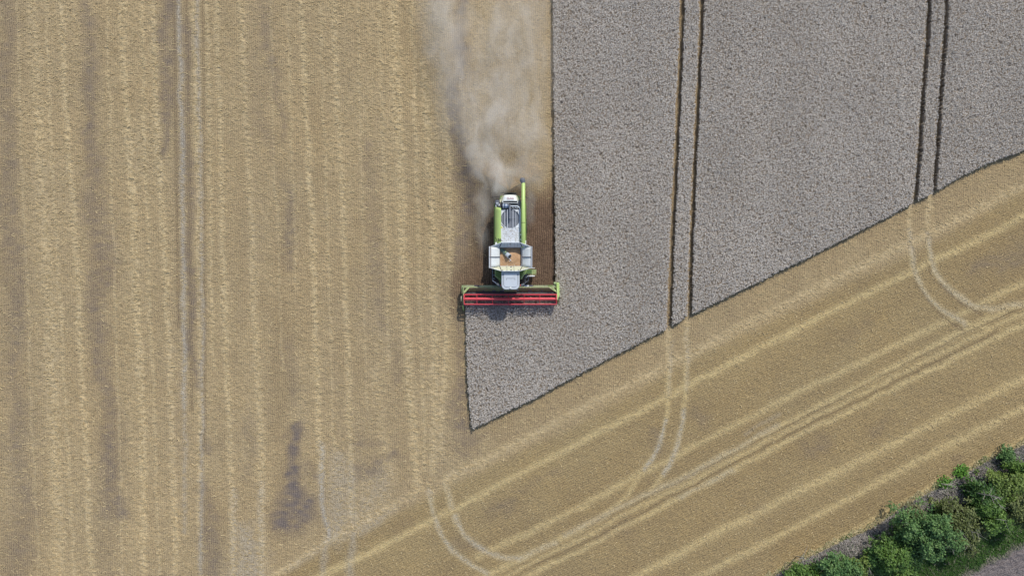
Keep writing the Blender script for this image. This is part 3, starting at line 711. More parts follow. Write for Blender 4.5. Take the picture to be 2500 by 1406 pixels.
class MB:
    def __init__(s): s.v = []; s.f = []; s.sm = []
    def add(s, V, F, smooth=False):
        k = len(s.v); s.v += [tuple(map(float, p)) for p in V]
        s.f += [tuple(int(i)+k for i in f) for f in F]; s.sm += [smooth]*len(F)
        return s
    def hexa(s, P):       # 8 corners: bottom 4 (ccw), top 4
        return s.add(P, [(3,2,1,0),(4,5,6,7),(0,1,5,4),(1,2,6,5),(2,3,7,6),(3,0,4,7)])
    def box(s, px0, py0, px1, py1, z0, z1):
        a = L(px0, py1, z1); b = L(px1, py0, z1)
        return s.boxm((a[0], a[1], z0), (b[0], b[1], z1))
    def boxm(s, a, b):
        x0, y0, z0 = a; x1, y1, z1 = b
        return s.hexa([(x0,y0,z0),(x1,y0,z0),(x1,y1,z0),(x0,y1,z0),(x0,y0,z1),(x1,y0,z1),(x1,y1,z1),(x0,y1,z1)])
    def prism(s, pts, z0, z1, taper=None):
        P = [L(x, y, z1) for x, y in pts]
        ar = sum(P[i-1][0]*P[i][1]-P[i][0]*P[i-1][1] for i in range(len(P)))
        if ar < 0: P = P[::-1]
        n = len(P); c = sum(P)/n
        lo = [((p-c)*(taper or 1)+c) for p in P]
        V = [(p[0], p[1], z0) for p in lo] + [(p[0], p[1], z1) for p in P]
        F = [tuple(range(n-1, -1, -1)), tuple(range(n, 2*n))] + [(i, (i+1) % n, n+(i+1) % n, n+i) for i in range(n)]
        return s.add(V, F)
    def plate(s, P, th=0.03):     # polygon in 3D given a thickness along its normal
        P = [np.array(p, float) for p in P]; n = len(P)
        nr = np.cross(P[1]-P[0], P[2]-P[0]); nr /= np.linalg.norm(nr)
        if nr[2] < 0: P = P[::-1]; nr = -nr
        V = [p-nr*th for p in P] + P
        F = [tuple(range(n-1, -1, -1)), tuple(range(n, 2*n))] + [(i, (i+1) % n, n+(i+1) % n, n+i) for i in range(n)]
        return s.add(V, F)
    def tube(s, path, r, n=12, caps=True):
        path = [np.array(p, float) for p in path]
        rs = r if isinstance(r, (list, tuple)) else [r]*len(path)
        a = np.arange(n)*2*math.pi/n; V = []; F = []; up = None
        for i, p in enumerate(path):
            d = (path[min(i+1, len(path)-1)] - path[max(i-1, 0)]); d /= np.linalg.norm(d)
            if up is None: up = np.cross(d, (0, 0, 1) if abs(d[2]) < .9 else (1, 0, 0))
            up = up - d*np.dot(up, d); up /= np.linalg.norm(up); w = np.cross(d, up)
            V += [p + rs[i]*(math.cos(t)*up + math.sin(t)*w) for t in a]
        for i in range(len(path)-1):
            for j in range(n):
                F.append((i*n+j, i*n+(j+1) % n, (i+1)*n+(j+1) % n, (i+1)*n+j))
        s.add(V, F, True)
        if caps:
            m = (len(path)-1)*n
            s.add(V, [tuple(range(n-1, -1, -1)), tuple(range(m, m+n))])
        return s
    def ball(s, c, r, n=14, sc=(1, 1, 1)):
        V = []; F = []; m = n//2
        for i in range(m+1):
            th = math.pi*i/m
            for j in range(n):
                ph = 2*math.pi*j/n
                V.append((c[0]+sc[0]*r*math.sin(th)*math.cos(ph), c[1]+sc[1]*r*math.sin(th)*math.sin(ph), c[2]+sc[2]*r*math.cos(th)))
        for i in range(m):
            for j in range(n): F.append((i*n+j, (i+1)*n+j, (i+1)*n+(j+1) % n, i*n+(j+1) % n))
        return s.add(V, F, True)
    def grid(s, fn, nu, nv, smooth=True):
        V = [fn(i/nu, j/nv) for i in range(nu+1) for j in range(nv+1)]
        F = [(i*(nv+1)+j, (i+1)*(nv+1)+j, (i+1)*(nv+1)+j+1, i*(nv+1)+j+1) for i in range(nu) for j in range(nv)]
        return s.add(V, F, smooth)
    def build(s, name, mat, parent=None, bevel=0.0, label=None, solid=0.0):
        me = bpy.data.meshes.new(name); me.from_pydata(s.v, [], s.f); me.update()
        me.polygons.foreach_set('use_smooth', s.sm); me.materials.append(M[mat] if isinstance(mat, str) else mat)
        o = bpy.data.objects.new(name, me); COL.objects.link(o)
        if parent is not None: o.parent = parent
        if solid:
            md = o.modifiers.new('thickness', 'SOLIDIFY'); md.thickness = solid; md.offset = 0
        if bevel:
            md = o.modifiers.new('bevel', 'BEVEL'); md.width = bevel; md.segments = 2; md.limit_method = 'ANGLE'; md.angle_limit = R(50)
        if label: o['label'] = label
        return o

def text_mesh(body, size, loc, rotz, mat, name, parent, depth=0.004):
    cu = bpy.data.curves.new(name, 'FONT'); cu.body = body; cu.size = size; cu.extrude = depth; cu.align_x = 'CENTER'; cu.align_y = 'CENTER'; cu.offset = size*0.02
    tmp = bpy.data.objects.new(name, cu); COL.objects.link(tmp)
    bpy.context.view_layer.update()
    me = bpy.data.meshes.new_from_object(tmp.evaluated_get(bpy.context.evaluated_depsgraph_get()))
    bpy.data.objects.remove(tmp)
    me.name = name; me.materials.clear(); me.materials.append(M[mat])
    o = bpy.data.objects.new(name, me); COL.objects.link(o); o.parent = parent
    o.location = tuple(loc); o.rotation_euler = (0, 0, rotz)
    return o

combine = empty('combine_harvester', ROOT)
tag(combine, 'green and white combine harvester with a red reel cutting the grey wheat', 'combine harvester')
C = combine

# wheels
def wheel(cx_px, cy_px, r, w, hub):
    c = L(cx_px, cy_px, r*1.0); c = np.array((c[0], c[1], r-0.03))
    m = MB(); n = 40
    prof = [(-w/2+.04, r*.62), (-w/2, r*.80), (-w/2+.05, r*.94), (-w*.2, r*.965), (w*.2, r*.965), (w/2-.05, r*.94), (w/2, r*.80), (w/2-.04, r*.62)]
    V = [(c[0]+x, c[1]+q*math.cos(6.28318*j/n), c[2]+q*math.sin(6.28318*j/n)) for x, q in prof for j in range(n)]
    F = [(i*n+j, i*n+(j+1) % n, (i+1)*n+(j+1) % n, (i+1)*n+j) for i in range(len(prof)-1) for j in range(n)]
    m.add(V, F, True)
    for k in range(22):         # chevron lugs
        for sd in (-1, 1):
            a = 6.28318*(k+(.5 if sd > 0 else 0))/22; P = []
            for q in (r*.95, r*1.01):
                for (xx, da) in ((0.0, .0), (sd*w*.47, .16), (sd*w*.47, .24), (0.0, .08)):
                    P.append((c[0]+xx, c[1]+q*math.cos(a+da), c[2]+q*math.sin(a+da)))
            m.hexa(P)
    tyre = m.build('wheel', 'rubber', C)
    m = MB(); m.tube([(c[0]-w*.30, c[1], c[2]), (c[0]+w*.30, c[1], c[2])], r*.60, 28)
    m.tube([(c[0]-w*.42, c[1], c[2]), (c[0]+w*.42, c[1], c[2])], r*.22, 16)
    m.build('rim', hub, tyre, 0.01)
wheel(1211.5, 670, .98, .72, 'cream'); wheel(1280.5, 670, .98, .72, 'cream')
wheel(1216, 553, .70, .50, 'cream'); wheel(1280.5, 553, .70, .50, 'cream')
m = MB(); m.tube([L(1210, 553, .8), L(1283, 553, .8)], .10, 10); m.build('axle', 'black', C)
m = MB(); m.tube([L(1208, 670, .98), L(1284, 670, .98)], .16, 12); m.build('axle', 'black', C)

# chassis / body core
m = MB()
m.prism([(1211,492),(1281,492),(1282,600),(1280,660),(1212,660),(1210,600)], 1.05, 2.95)
m.prism([(1222,478),(1268,478),(1272,494),(1218,494)], 1.3, 2.7)
body = m.build('body', 'cgreen', C, .03)
# left shield: tall panel with rolled top
def shield(u, v):
    y0, y1 = 505.0, 597.0
    a = v*math.pi*0.56
    zc, rx, rz = 2.75, 15.0, .78
    px = 1223.3 - rx*math.sin(min(a, math.pi/2)); z = zc + rz*math.cos(a) if a < math.pi/2 else zc-(a-math.pi/2)*6.0
    yy = y0 + (y1-y0)*u + (1-u)*3.2*max(0, (px-1210)/13)
    return L(px, yy, max(z, 1.5))
m = MB(); m.grid(shield, 12, 18); m.build('side_panel', 'green', C, solid=.03)
m = MB(); m.box(1205.8, 497, 1208.0, 640, 1.4, 2.65); m.build('skirt_panel', 'cgreen', C, .02)
m = MB(); m.box(1282.6, 497, 1284.8, 640, 1.4, 2.65); m.build('skirt_panel', 'cgreen', C, .02)
m = MB(); m.prism([(1208.8,592),(1213.6,591),(1213.6,600),(1208.8,601)], 2.6, 3.56); m.build('bracket', 'white', C, .01)
m = MB(); m.prism([(1280.2,587),(1284.6,587),(1284.6,600),(1280.2,600)], 2.6, 3.6); m.build('bracket', 'white', C, .01)
m = MB(); m.ball(L(1210.9, 581.4, 3.12), .08, 12, (.9, 1.7, .9)); m.build('marker_hole', 'ink', C)
text_mesh('186', .36, L(1217.3, 586, 3.56), 0, 'ink', 'fleet_number', C)

# engine bay floor and clutter
m = MB(); m.box(1209, 489, 1271, 514, 2.5, 2.98); m.build('engine_bay', 'engine', C, .02)
m = MB(); m.prism([(1209.5,489.5),(1217,488),(1218.5,492),(1218.5,500),(1209.5,502)], 2.7, 3.2); m.build('battery_box', 'dgrey', C, .03)
m = MB(); m.box(1211, 495.3, 1217, 498, 2.7, 3.26); m.build('box_lid', 'zinc', C, .02)
gg = random.Random(3)
for k in range(9):
    m = MB(); x = 1211+gg.random()*13; y = 498+gg.random()*4
    p = [L(x, y, 3.15), L(x+gg.uniform(-2, 2), y+gg.uniform(2, 4), 3.3), L(x+gg.uniform(-3, 3), y+gg.uniform(5, 8), 3.05)]
    m.tube(p, .025+.012*(k % 2), 7); m.build('hose', ['black', 'bright', 'dgrey'][k % 3], C)
for k in range(16):
    m = MB(); x = 1247+gg.random()*17; y = 507.5+gg.random()*4.5
    m.ball(L(x, y, 3.03), gg.uniform(.05, .1), 8, (1, 1.2, .7))
    if k % 2: m.tube([L(x-2, y, 3.06), L(x+2, y+gg.uniform(-1, 1), 3.08)], .03, 6)
    m.build('engine_fitting', ['zinc', 'dgrey', 'engine'][k % 3], C)
for x0_, w_, y0_ in ((1246, 12, 497.6), (1258.5, 7, 497)):
    m = MB(); m.box(x0_, y0_, x0_+w_, y0_+3.6, 2.8, 3.22); m.build('engine_cover', 'engine' if w_ > 10 else 'dgrey', C, .03)
# air cleaner
m = MB(); m.tube([L(1226.5, 503.2, 3.3), L(1227.5, 503.2, 3.3), L(1241, 503.2, 3.3), L(1242, 503.2, 3.3)], [.17, .21, .21, .16], 20)
ac = m.build('air_cleaner', 'steel', C)
for x in (1228.2, 1235.0):
    m = MB(); m.tube([L(x, 503.2, 3.3), L(x+1.0, 503.2, 3.3)], .225, 20); m.build('clamp_band', 'bright', ac)
m = MB(); m.ball(L(1240, 501, 3.35), .15, 12); m.tube([L(1242, 501, 3.3), L(1247, 502, 3.3)], .09, 10); m.build('elbow', 'dgrey', ac)
# charge-air pipe running round to the tank
m = MB()
pth = [L(1244, 503.4, 3.30), L(1260, 503.4, 3.30)] + [L(1260+9.6*math.sin(t), 503.4+9.6*(1-math.cos(t)), 3.30) for t in (.3, .6, .9, 1.2, 1.5708)]
pth += [L(1269.8, 540, 3.28), L(1270.2, 562, 3.22), L(1268.6, 568, 3.1)]
m.tube(pth, .062, 12); m.build('charge_pipe', 'zinc', C)
m = MB(); m.tube([L(1244.6, 505, 3.42), L(1244.9, 520, 3.46), L(1244.9, 533.5, 3.46)], .085, 12); m.ball(L(1244.9, 533.6, 3.46), .10, 10)
m.build('suction_pipe', 'screen', C)
m = MB(); m.boxm(L(1234, 534.9, 3.24), L(1258, 534.2, 3.27)); m.build('screen_arm', 'black', C)

# radiator deck with rotary screen
def deck_ring():
    m = MB(); c = L(1246, 534, 3.2); r = .80; n = 48
    a = L(1223.6, 556.2, 3.2); b = L(1268.6, 512.3, 3.2); V = []; F = []
    for j in range(n):
        t = 2*math.pi*j/n; dx, dy = math.cos(t), math.sin(t)
        k = min(((b[0]-c[0]) if dx > 0 else (a[0]-c[0]))/dx if abs(dx) > 1e-9 else 1e9, ((b[1]-c[1]) if dy > 0 else (a[1]-c[1]))/dy if abs(dy) > 1e-9 else 1e9)
        V += [(c[0]+r*dx, c[1]+r*dy, 3.2), (c[0]+k*dx, c[1]+k*dy, 3.2), (c[0]+r*dx, c[1]+r*dy, 3.05), (c[0]+k*dx, c[1]+k*dy, 2.6)]
    for j in range(n):
        q = (j+1) % n; a4, b4 = 4*j, 4*q
        F += [(a4, a4+1, b4+1, b4), (a4+2, a4, b4, b4+2), (a4+1, a4+3, b4+3, b4+1)]
    m.add(V, F)
    for (px, py) in ((1268.6,512.3),(1223.6,512.3),(1223.6,556.2),(1268.6,556.2)):
        pass
    # square corners closed with small gussets
    for sx, cx in ((1, b[0]), (-1, a[0])):
        for sy, cy in ((1, b[1]), (-1, a[1])):
            m.boxm((min(cx, cx-sx*.14), min(cy, cy-sy*.14), 2.9), (max(cx, cx-sx*.14), max(cy, cy-sy*.14), 3.196))
    return m.build('radiator_deck', 'deck', C)
dk = deck_ring()
c0 = L(1246, 534, 3.12)
m = MB(); m.tube([c0-(0, 0, .03), c0], .80, 48); m.build('rotary_screen', 'screen', C)
m = MB()
n = 48; V = []; F = []
for j in range(n):
    t_ = 2*math.pi*j/n
    for rr, z in ((.80, 3.21), (.84, 3.21), (.84, 3.16), (.80, 3.16)): V.append((c0[0]+rr*math.cos(t_), c0[1]+rr*math.sin(t_), z))
for j in range(n):
    q = (j+1) % n
    for k in range(4): F.append((4*j+k, 4*j+(k+1) % 4, 4*q+(k+1) % 4, 4*q+k))
m.add(V, F); m.build('screen_rim', 'dgrey', C)
for x, w_ in ((1232.0, .7), (1238.9, 1.2), (1252.4, 1.1), (1259.2, .7)):
    m = MB(); m.box(x-w_/2, 511.5, x+w_/2, 556.5, 3.30, 3.345); m.build('guard_bar', 'bright', C)
m = MB(); m.plate([L(1223.8, 547.6, 3.22), L(1225.2, 547.2, 3.22), L(1232.5, 555.0, 3.22), L(1230.5, 555.8, 3.22)], .02); m.build('deck_strap', 'dgrey', C)
m = MB(); m.box(1223.0, 553.5, 1226.5, 557.3, 3.1, 3.25); m.build('warning_sticker', 'yellow', C)
m = MB(); m.box(1263.5, 514.5, 1264.4, 519, 3.2, 3.3); m.build('deck_latch', 'dgrey', C)
# ribbed walkway
m = MB(); m.box(1224.0, 556.8, 1269.0, 592, 2.7, 3.2); m.build('walkway_deck', 'deck', C)
m = MB()
for k in range(17): m.box(1226.6+k*2.5, 558, 1227.7+k*2.5, 590.6, 3.19, 3.245)
m.build('walkway_ribs', 'bright', C)
m = MB(); m.box(1223.2, 556.8, 1224.8, 592, 3.0, 3.27); m.box(1224.8, 591.0, 1269, 592.6, 3.0, 3.27); m.build('walkway_edge', 'bright', C)
m = MB(); m.box(1269.6, 560, 1273.2, 600, 2.2, 2.9); m.build('gap_shade', 'black', C, .02)  # black box standing in for the shade in the gap between deck and auger
for k in range(4):
    m = MB(); m.box(1270.3, 571+k*6, 1272.3, 575+k*6, 2.88, 2.98); m.build('clip', ['bright', 'dgrey'][k % 2], C)

# rear hood
def hood(u, v):       # u: front(0)->rear(1), v: left->right
    wl = 1226.2 + 4.2*u**1.4; wr = 1264.6 - 4.6*u**1.4
    y = 490.2 - 13.2*u - 1.2*u*math.sin(math.pi*v)
    z = 3.42 - .10*u - .9*max(0, u-.72)**1.3*2 - .05*(2*v-1)**2 - (.35*abs(2*v-1)**10)
    return L(wl+(wr-wl)*v, y, z)
m = MB(); m.grid(hood, 14, 22); hd = m.build('rear_hood', 'white', C, solid=.03)
m = MB(); P_ = [(1226.0,490.0),(1265.0,490.0),(1264.2,494.4),(1262.8,495.8),(1229.2,495.8),(1226.8,494.4)]
Q_ = [(1227.6,490.7),(1263.6,490.7),(1262.4,494.6),(1262,494.7),(1230,494.7),(1229.2,494.6)]
o_ = [L(x, y, 3.42) for x, y in P_]; i_ = [L(x, y, 3.42) for x, y in Q_]; ib = [p-np.array((0, 0, .25)) for p in i_]; ob = [p-np.array((0, 0, .5)) for p in o_]
V = o_+i_+ib+ob; F = []
for j in range(6):
    q = (j+1) % 6; F += [(j, q, 6+q, 6+j), (6+j, 6+q, 12+q, 12+j), (18+j, 18+q, q, j)]
m.add(V, F); m.build('intake_frame', 'white', hd)
m = MB(); m.add(ib, [tuple(range(6))]); m.build('intake_grille', M['black'], hd)
m = MB()
m.plate([L(1226.0,491,3.3), L(1230.6,477.6,3.15), L(1228,477.6,2.7), L(1221.6,484,2.6), L(1219.8,489,2.6)], .03)
m.build('hood_corner', 'cream', C)
m = MB(); m.plate([L(1265,491,3.3), L(1260.2,477.6,3.15), L(1262.4,478,2.7), L(1267.6,485,2.6), L(1268.6,489,2.6)], .03)
m.build('hood_corner', 'cream', C)
m = MB(); m.prism([(1264.6,490),(1267.6,487.5),(1270,496),(1269.6,506),(1262,506),(1262,497)], 2.8, 3.12); m.build('side_cover', 'dgrey', C, .03)
m = MB()
for k in range(4): m.tube([L(1220.4+k*1.3, 487.6, 3.0), L(1221.2+k*1.1, 494.5, 3.05)], .022, 6)
m.build('vent_bars', 'cream', C)
text_mesh('CLAAS', .21, L(1246.0, 484.4, 3.47), 0, 'inkred', 'lettering', hd)
# chopper spreader and rear lamps
m = MB(); m.boxm(L(1237.0, 471.9, 1.0), L(1250.6, 470.8, 1.5)); m.tube([L(1221, 471.4, 1.3), L(1262, 471.4, 1.3)], .03, 6)
m.plate([L(1228,478,1.5), L(1264,478,1.5), L(1258,471.6,1.2), L(1232,471.6,1.2)], .03)
m.build('straw_spreader', 'black', C)
m = MB(); m.tube([L(1221, 479.6, 2.5), L(1200.4, 482.2, 2.5)], .022, 6); m.boxm(L(1200, 483.2, 2.3), L(1203.8, 481.6, 2.5)); m.build('lamp_arm', 'black', C)
m = MB(); m.tube([L(1267, 479.8, 2.5), L(1285.4, 481.4, 2.5)], .022, 6); m.boxm(L(1282.4, 483, 2.3), L(1286.8, 481.2, 2.5)); m.build('lamp_arm', 'black', C)

# unloading auger folded along the right side
m = MB()
ax = 1277.7
m.tube([L(ax, 447, 3.75), L(ax, 447.4, 3.75), L(ax, 543.6, 3.75)], [.15, .165, .172], 24)
m.tube([L(ax, 544.6, 3.75), L(ax+.1, 594, 3.70), L(ax-.6, 603, 3.45)], [.176, .176, .16], 24)
au = m.build('unloading_auger', 'green', C)
m = MB(); m.tube([L(ax, 543.2, 3.75), L(ax, 544.8, 3.75)], .185, 24); m.build('flange', 'cgreen', au)
m = MB(); m.ball(L(1275.7, 440.6, 3.70), .245, 20, (1, 1, .9)); m.tube([L(1277, 447.6, 3.74), L(1276.4, 443, 3.72)], [.175, .20], 20)
m.tube([L(1275.0, 440.4, 3.6), L(1274.4, 440.2, 3.1)], [.20, .17], 16); m.build('spout', 'dgrey', au)
m = MB(); m.prism([(1281.2,541),(1283.4,541),(1283.4,556),(1281.2,556)], 3.0, 3.5); m.build('auger_cradle', 'cgreen', C, .01)

# grain tank: hopper walls, folding flaps, rubber corners
zi, zo = 3.50, 4.12
def T(px, py, z): return L(px, py, z)
tank = MB()
wall = [((1220,604),(1275,604)), ((1275,604),(1275,650)), ((1275,650),(1220,650)), ((1220,650),(1220,604))]
low = {(1220,604):(1222,606),(1275,604):(1267,606),(1275,650):(1267,648),(1220,650):(1222,648)}
for a_, b_ in wall:
    tank.plate([T(*a_, zi), T(*b_, zi), T(*low[b_], 2.5), T(*low[a_], 2.5)], .025)
tank.plate([T(1222,606,2.52), T(1267,606,2.52), T(1267,648,2.52), T(1222,648,2.52)], .03)
tk = tank.build('grain_tank', 'zinc', C)
m = MB(); m.plate([T(1219.4,603.6,zi+.01), T(1274.8,603.6,zi+.01), T(1269.6,592.2,zo), T(1224.4,592.2,zo)], .03); m.build('rear_flap', 'zinc', tk)
for x in (1231, 1238.3, 1247, 1255.6, 1263.4):
    m = MB(); m.plate([T(x-.28, 602.6, zi+.075), T(x+.28, 602.6, zi+.075), T(x+.28, 593.2, zo), T(x-.28, 593.2, zo)], .02); m.build('flap_rib', 'zincd', tk)
m = MB(); m.box(1244.6, 594, 1247.4, 597.5, zo-.25, zo-.02); m.build('level_sensor', 'dgrey', tk, .01)
m = MB(); m.plate([T(1220.2,650.2,zi+.01), T(1275,650.2,zi+.01), T(1268.8,661.8,zo), T(1224.6,661.8,zo)], .03); ff = m.build('front_flap', 'cream', tk)
for x in (1238.4, 1255.6):
    m = MB(); m.tube([T(x, 646.6, zi+.12), T(x, 658, zi+.5)], .022, 6); m.box(x-.9, 657, x+.9, 661, zo-.1, zo+.03); m.build('flap_hinge', 'cream', tk)
for x, y in ((1247.6, 651.8), (1247.8, 659.2)):
    m = MB(); m.ball(T(x, y, zi+.12+(y-651)*.055), .06, 10); m.build('flap_knob', 'dgrey', tk)
for x in (1227.2, 1265.6):
    m = MB(); m.box(x-1, 658.6, x+1, 660.6, zo-.1, zo-.0); m.build('flap_latch', 'dgrey', tk)
for sd in (0, 1):
    X1 = (1220.0, 1212.0, 1204.0, 1199.2) if sd == 0 else (1275.0, 1283.0, 1290.0, 1295.2)
    zs = (zi+.01, 3.80, 3.97, 4.05)
    m = MB()
    def side(u, v, X1=X1, zs=zs):
        k = u*3; i = min(int(k), 2); f = k-i
        x = X1[i]*(1-f)+X1[i+1]*f; z = zs[i]*(1-f)+zs[i+1]*f
        ya = 603.7 - 1.0*u; yb = 650.2 + 3.0*u
        return T(x, ya+(yb-ya)*v, z)
    m.grid(side, 12, 8); sf = m.build('side_flap', 'white', tk, solid=.025)
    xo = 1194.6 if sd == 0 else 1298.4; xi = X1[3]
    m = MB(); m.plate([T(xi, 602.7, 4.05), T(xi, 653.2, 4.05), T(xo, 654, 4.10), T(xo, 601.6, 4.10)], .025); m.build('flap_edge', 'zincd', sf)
    m = MB(); m.tube([T(xo, 601.4, 4.13), T(xo, 654.2, 4.13)], .03, 8); m.build('rim_tube', 'bright', sf)
    m = MB(); m.tube([T((X1[0]+ (3 if sd else -3)*0), 627.6, zi+.06), T(X1[1], 627.6, 3.86), T(X1[2], 627.6, 4.02), T(xo, 627.6, 4.12)], .045, 8)
    m.build('flap_brace', 'dgrey', sf)
for (ix, iy, ox, oy, sx, sy) in ((1219.6,603.6,1224.4,592.2,1197,602.4),(1275,603.6,1269.6,592.2,1296.2,602.4),(1220,650.3,1224.6,661.8,1196.4,653.6),(1275,650.3,1268.8,661.8,1296.8,653.6)):
    m = MB(); a_, b_, c_ = T(ix, iy, zi+.02), T(ox, oy, zo), T(sx, sy, 4.06)
    m.plate([a_, b_, c_], .012); m.build('corner_sheet', 'zinc' if iy < 620 else 'cream', tk)
    m = MB(); m.tube([a_+np.array((0, 0, .03)), b_+np.array((0, 0, .02))], .03, 6); m.build('corner_seam', 'black', tk)
    m = MB(); m.tube([b_, c_], .022, 6); m.build('rim_tube', 'bright', tk)
m = MB(); m.tube([T(1224.4,592.2,zo), T(1269.6,592.2,zo)], .025, 6); m.build('rim_tube', 'bright', tk)
m = MB(); m.tube([T(1224.6,661.8,zo), T(1268.8,661.8,zo)], .025, 6); m.build('rim_tube', 'bright', tk)
# filling auger
m = MB(); m.tube([T(1225,610.5,2.9), T(1238,621,3.35)], .20, 18); fa = m.build('filling_auger', 'gauger', tk)
m = MB(); m.tube([T(1238,621,3.35), T(1244.2,626.2,3.56)], [.205, .215], 18); m.build('auger_collar', 'zinc', fa)
m = MB(); m.tube([T(1244.15,626.15,3.555), T(1244.5,626.4,3.567)], .17, 18); m.build('auger_mouth', 'black', fa)
m = MB(); m.tube([T(1240,628,3.4), T(1248,636,3.42)], .022, 6); m.tube([T(1242.5,638,3.4), T(1247.4,635.4,3.42)], .018, 6); m.build('sensor_rod', 'bright', fa)
m = MB(); m.boxm(T(1233.4,616.6,3.5), T(1235.6,613.4,3.54)); m.build('auger_sticker', 'lightgreen', fa)

# cab
m = MB(); m.prism([(1227.5,663),(1265.5,663),(1265,697),(1259,704.5),(1234,704.5),(1228,697)], 1.5, 3.55, .92); cab = m.build('cab', 'glass', C, .03)
m = MB()
def rrect(x0, x1, y0, y1, r, n=8):
    P = [(x0, y0), (x1, y0)]
    P += [(x1-r+r*math.cos(t), y1-r*1.15+r*1.15*math.sin(t)) for t in [i/n*math.pi/2 for i in range(n+1)]]
    P += [(x0+r+r*math.cos(t), y1-r*1.15+r*1.15*math.sin(t)) for t in [math.pi/2+i/n*math.pi/2 for i in range(n+1)]]
    return P
m.prism(rrect(1224.3, 1268.4, 662.4, 706.8, 10.5), 3.55, 3.74); rf = m.build('cab_roof', 'roof', C, .045)
m = MB(); m.prism(rrect(1230, 1262.8, 665.5, 701, 6), 3.70, 3.785); m.build('roof_panel', 'roof', rf, .03)
m = MB()
for x in (1227.6, 1229.2, 1263.6, 1265.2): m.box(x-.12, 668, x+.12, 696, 3.73, 3.765)
m.box(1236.5, 679.2, 1257.5, 679.8, 3.77, 3.80); m.box(1236.5, 679.2, 1237, 684, 3.77, 3.80); m.box(1257, 679.2, 1257.5, 684, 3.77, 3.80)
m.build('roof_groove', 'dgrey', rf)
m = MB(); m.ball(L(1246.2, 703.6, 3.80), .085, 12); m.tube([L(1246.2, 703.6, 3.72), L(1246.2, 703.6, 3.80)], .10, 12); m.build('beacon', 'white', rf)
m = MB(); m.tube([L(1230, 661.8, 3.78), L(1262, 661.8, 3.78)], .02, 6); m.build('roof_rail', 'zinc', rf)

# platforms, ladder, rails
m = MB(); m.prism([(1208.5,657),(1225,657),(1225,684),(1223.5,690.5),(1208.9,674.5)], 1.9, 2.3); m.build('left_platform', 'cgreen', C, .02)
m = MB()
m.tube([L(1208.7, 657, 2.9), L(1208.9, 674.2, 2.9), L(1223.2, 683, 2.9)], .022, 6)
for p in ((1208.9, 674.2), (1216, 678.6)): m.tube([L(*p, 2.9), L(*p, 2.3)], .02, 6)
m.build('handrail', 'lightgreen', C)
m = MB()
for k in range(5): m.box(1218.6, 683.4+k*2.1, 1223.6, 684.3+k*2.1, 1.2, 2.0-k*.12)
m.build('step_tread', 'cgreen', C)
m = MB(); m.prism([(1267,657),(1284,657),(1284,668),(1271,681),(1267,687)], 1.9, 2.3); m.build('right_platform', 'cgreen', C, .02)
m = MB()
for dx in (0, 3.0): m.tube([L(1283+dx, 656.5, 2.95), L(1271.5+dx*.7, 681.5, 2.95)], .032, 7)
m.tube([L(1283, 656.5, 2.95), L(1283, 656.5, 2.2)], .025, 6); m.tube([L(1271.5, 681.5, 2.95), L(1271.5, 681.5, 2.2)], .025, 6)
m.build('handrail', 'lightgreen', C)
m = MB(); m.prism([(1284.6,658),(1298.6,657.4),(1298.6,668.6),(1283.5,668.6)], 1.95, 2.15); m.build('ladder_platform', 'green', C, .02)
m = MB(); m.box(1289, 669.4, 1309.2, 670.3, 1.6, 2.0); ld = m.build('ladder', 'lightgreen', C)
for k in range(4):
    m = MB(); m.box(1299.4+.2*k, 658.2+2.7*k, 1309.4, 659.3+2.7*k, .7, 1.75); m.build('rung', 'lightgreen', ld)
m = MB(); m.tube([L(1299, 657, 2.5), L(1299, 669.6, 2.5)], .022, 6); m.build('ladder_rail', 'lightgreen', ld)
m = MB(); m.box(1289, 653.6, 1306, 654.8, 2.3, 2.75); m.build('ladder_rail', 'white', C, .01)
m = MB(); m.tube([L(1282, 691.5, 3.0), L(1281.6, 676, 3.05), L(1284, 673.2, 3.1), L(1290.5, 672.6, 3.1)], .025, 8)
m.tube([L(1290.5, 672.6, 3.0), L(1290, 684, 2.8)], .05, 8); m.tube([L(1279.6, 671.8, 3.0), L(1287, 670.8, 3.0)], .04, 8); m.build('mirror_bracket', 'dgrey', C)
m = MB(); m.ball(L(1298, 673.9, 3.1), .30, 16, (1.05, .24, .55)); m.build('mirror', 'white', C)
m = MB(); m.tube([L(1283.6, 677.6, 3.05), L(1290.5, 673.0, 3.1)], .03, 7); m.build('mirror_stay', 'white', C)
# front mirror arms and heads
for side_ in (0, 1):
    f = (lambda x: x) if side_ == 0 else (lambda x: 2492.6 - x)
    m = MB(); m.tube([L(f(1202.0), 684.4, 2.9), L(f(1212.6), 692.2, 2.95)], .03, 8); arm = m.build('mirror_arm', 'bright' if side_ == 0 else 'dgrey', C)
    m = MB(); m.prism([(f(1211.8),692.6),(f(1214.6),690.8),(f(1220.8),694.0),(f(1221.6),698.4),(f(1218),698.4),(f(1212),695.2)], 2.75, 3.05); m.build('mirror_head', 'dgrey', arm, .03)
    m = MB(); m.ball(L(f(1222.2), 696.6, 3.0), .075, 10, (.9, 1, .8)); m.build('indicator_lamp', 'lamp', arm)
m = MB(); m.tube([L(1202.2, 657, 2.4), L(1202.4, 683, 2.4)], .03, 6); m.tube([L(1202.4, 672, 2.4), L(1208.8, 671, 2.5)], .02, 6)
m.ball(L(1206, 680, 2.3), .09, 8); m.build('guard_rail', 'steel', C)

# feeder house
m = MB(); a_, b_ = L(1231, 690, 1.9), L(1262, 712, 0.95)
m.hexa([(a_[0], a_[1], 1.0), (a_[0], b_[1], .25), (b_[0], b_[1], .25), (b_[0], a_[1], 1.0), (a_[0], a_[1], 1.9), (a_[0], b_[1], .98), (b_[0], b_[1], .98), (b_[0], a_[1], 1.9)][::1])
m.build('feeder_house', 'hgreen', C, .02)

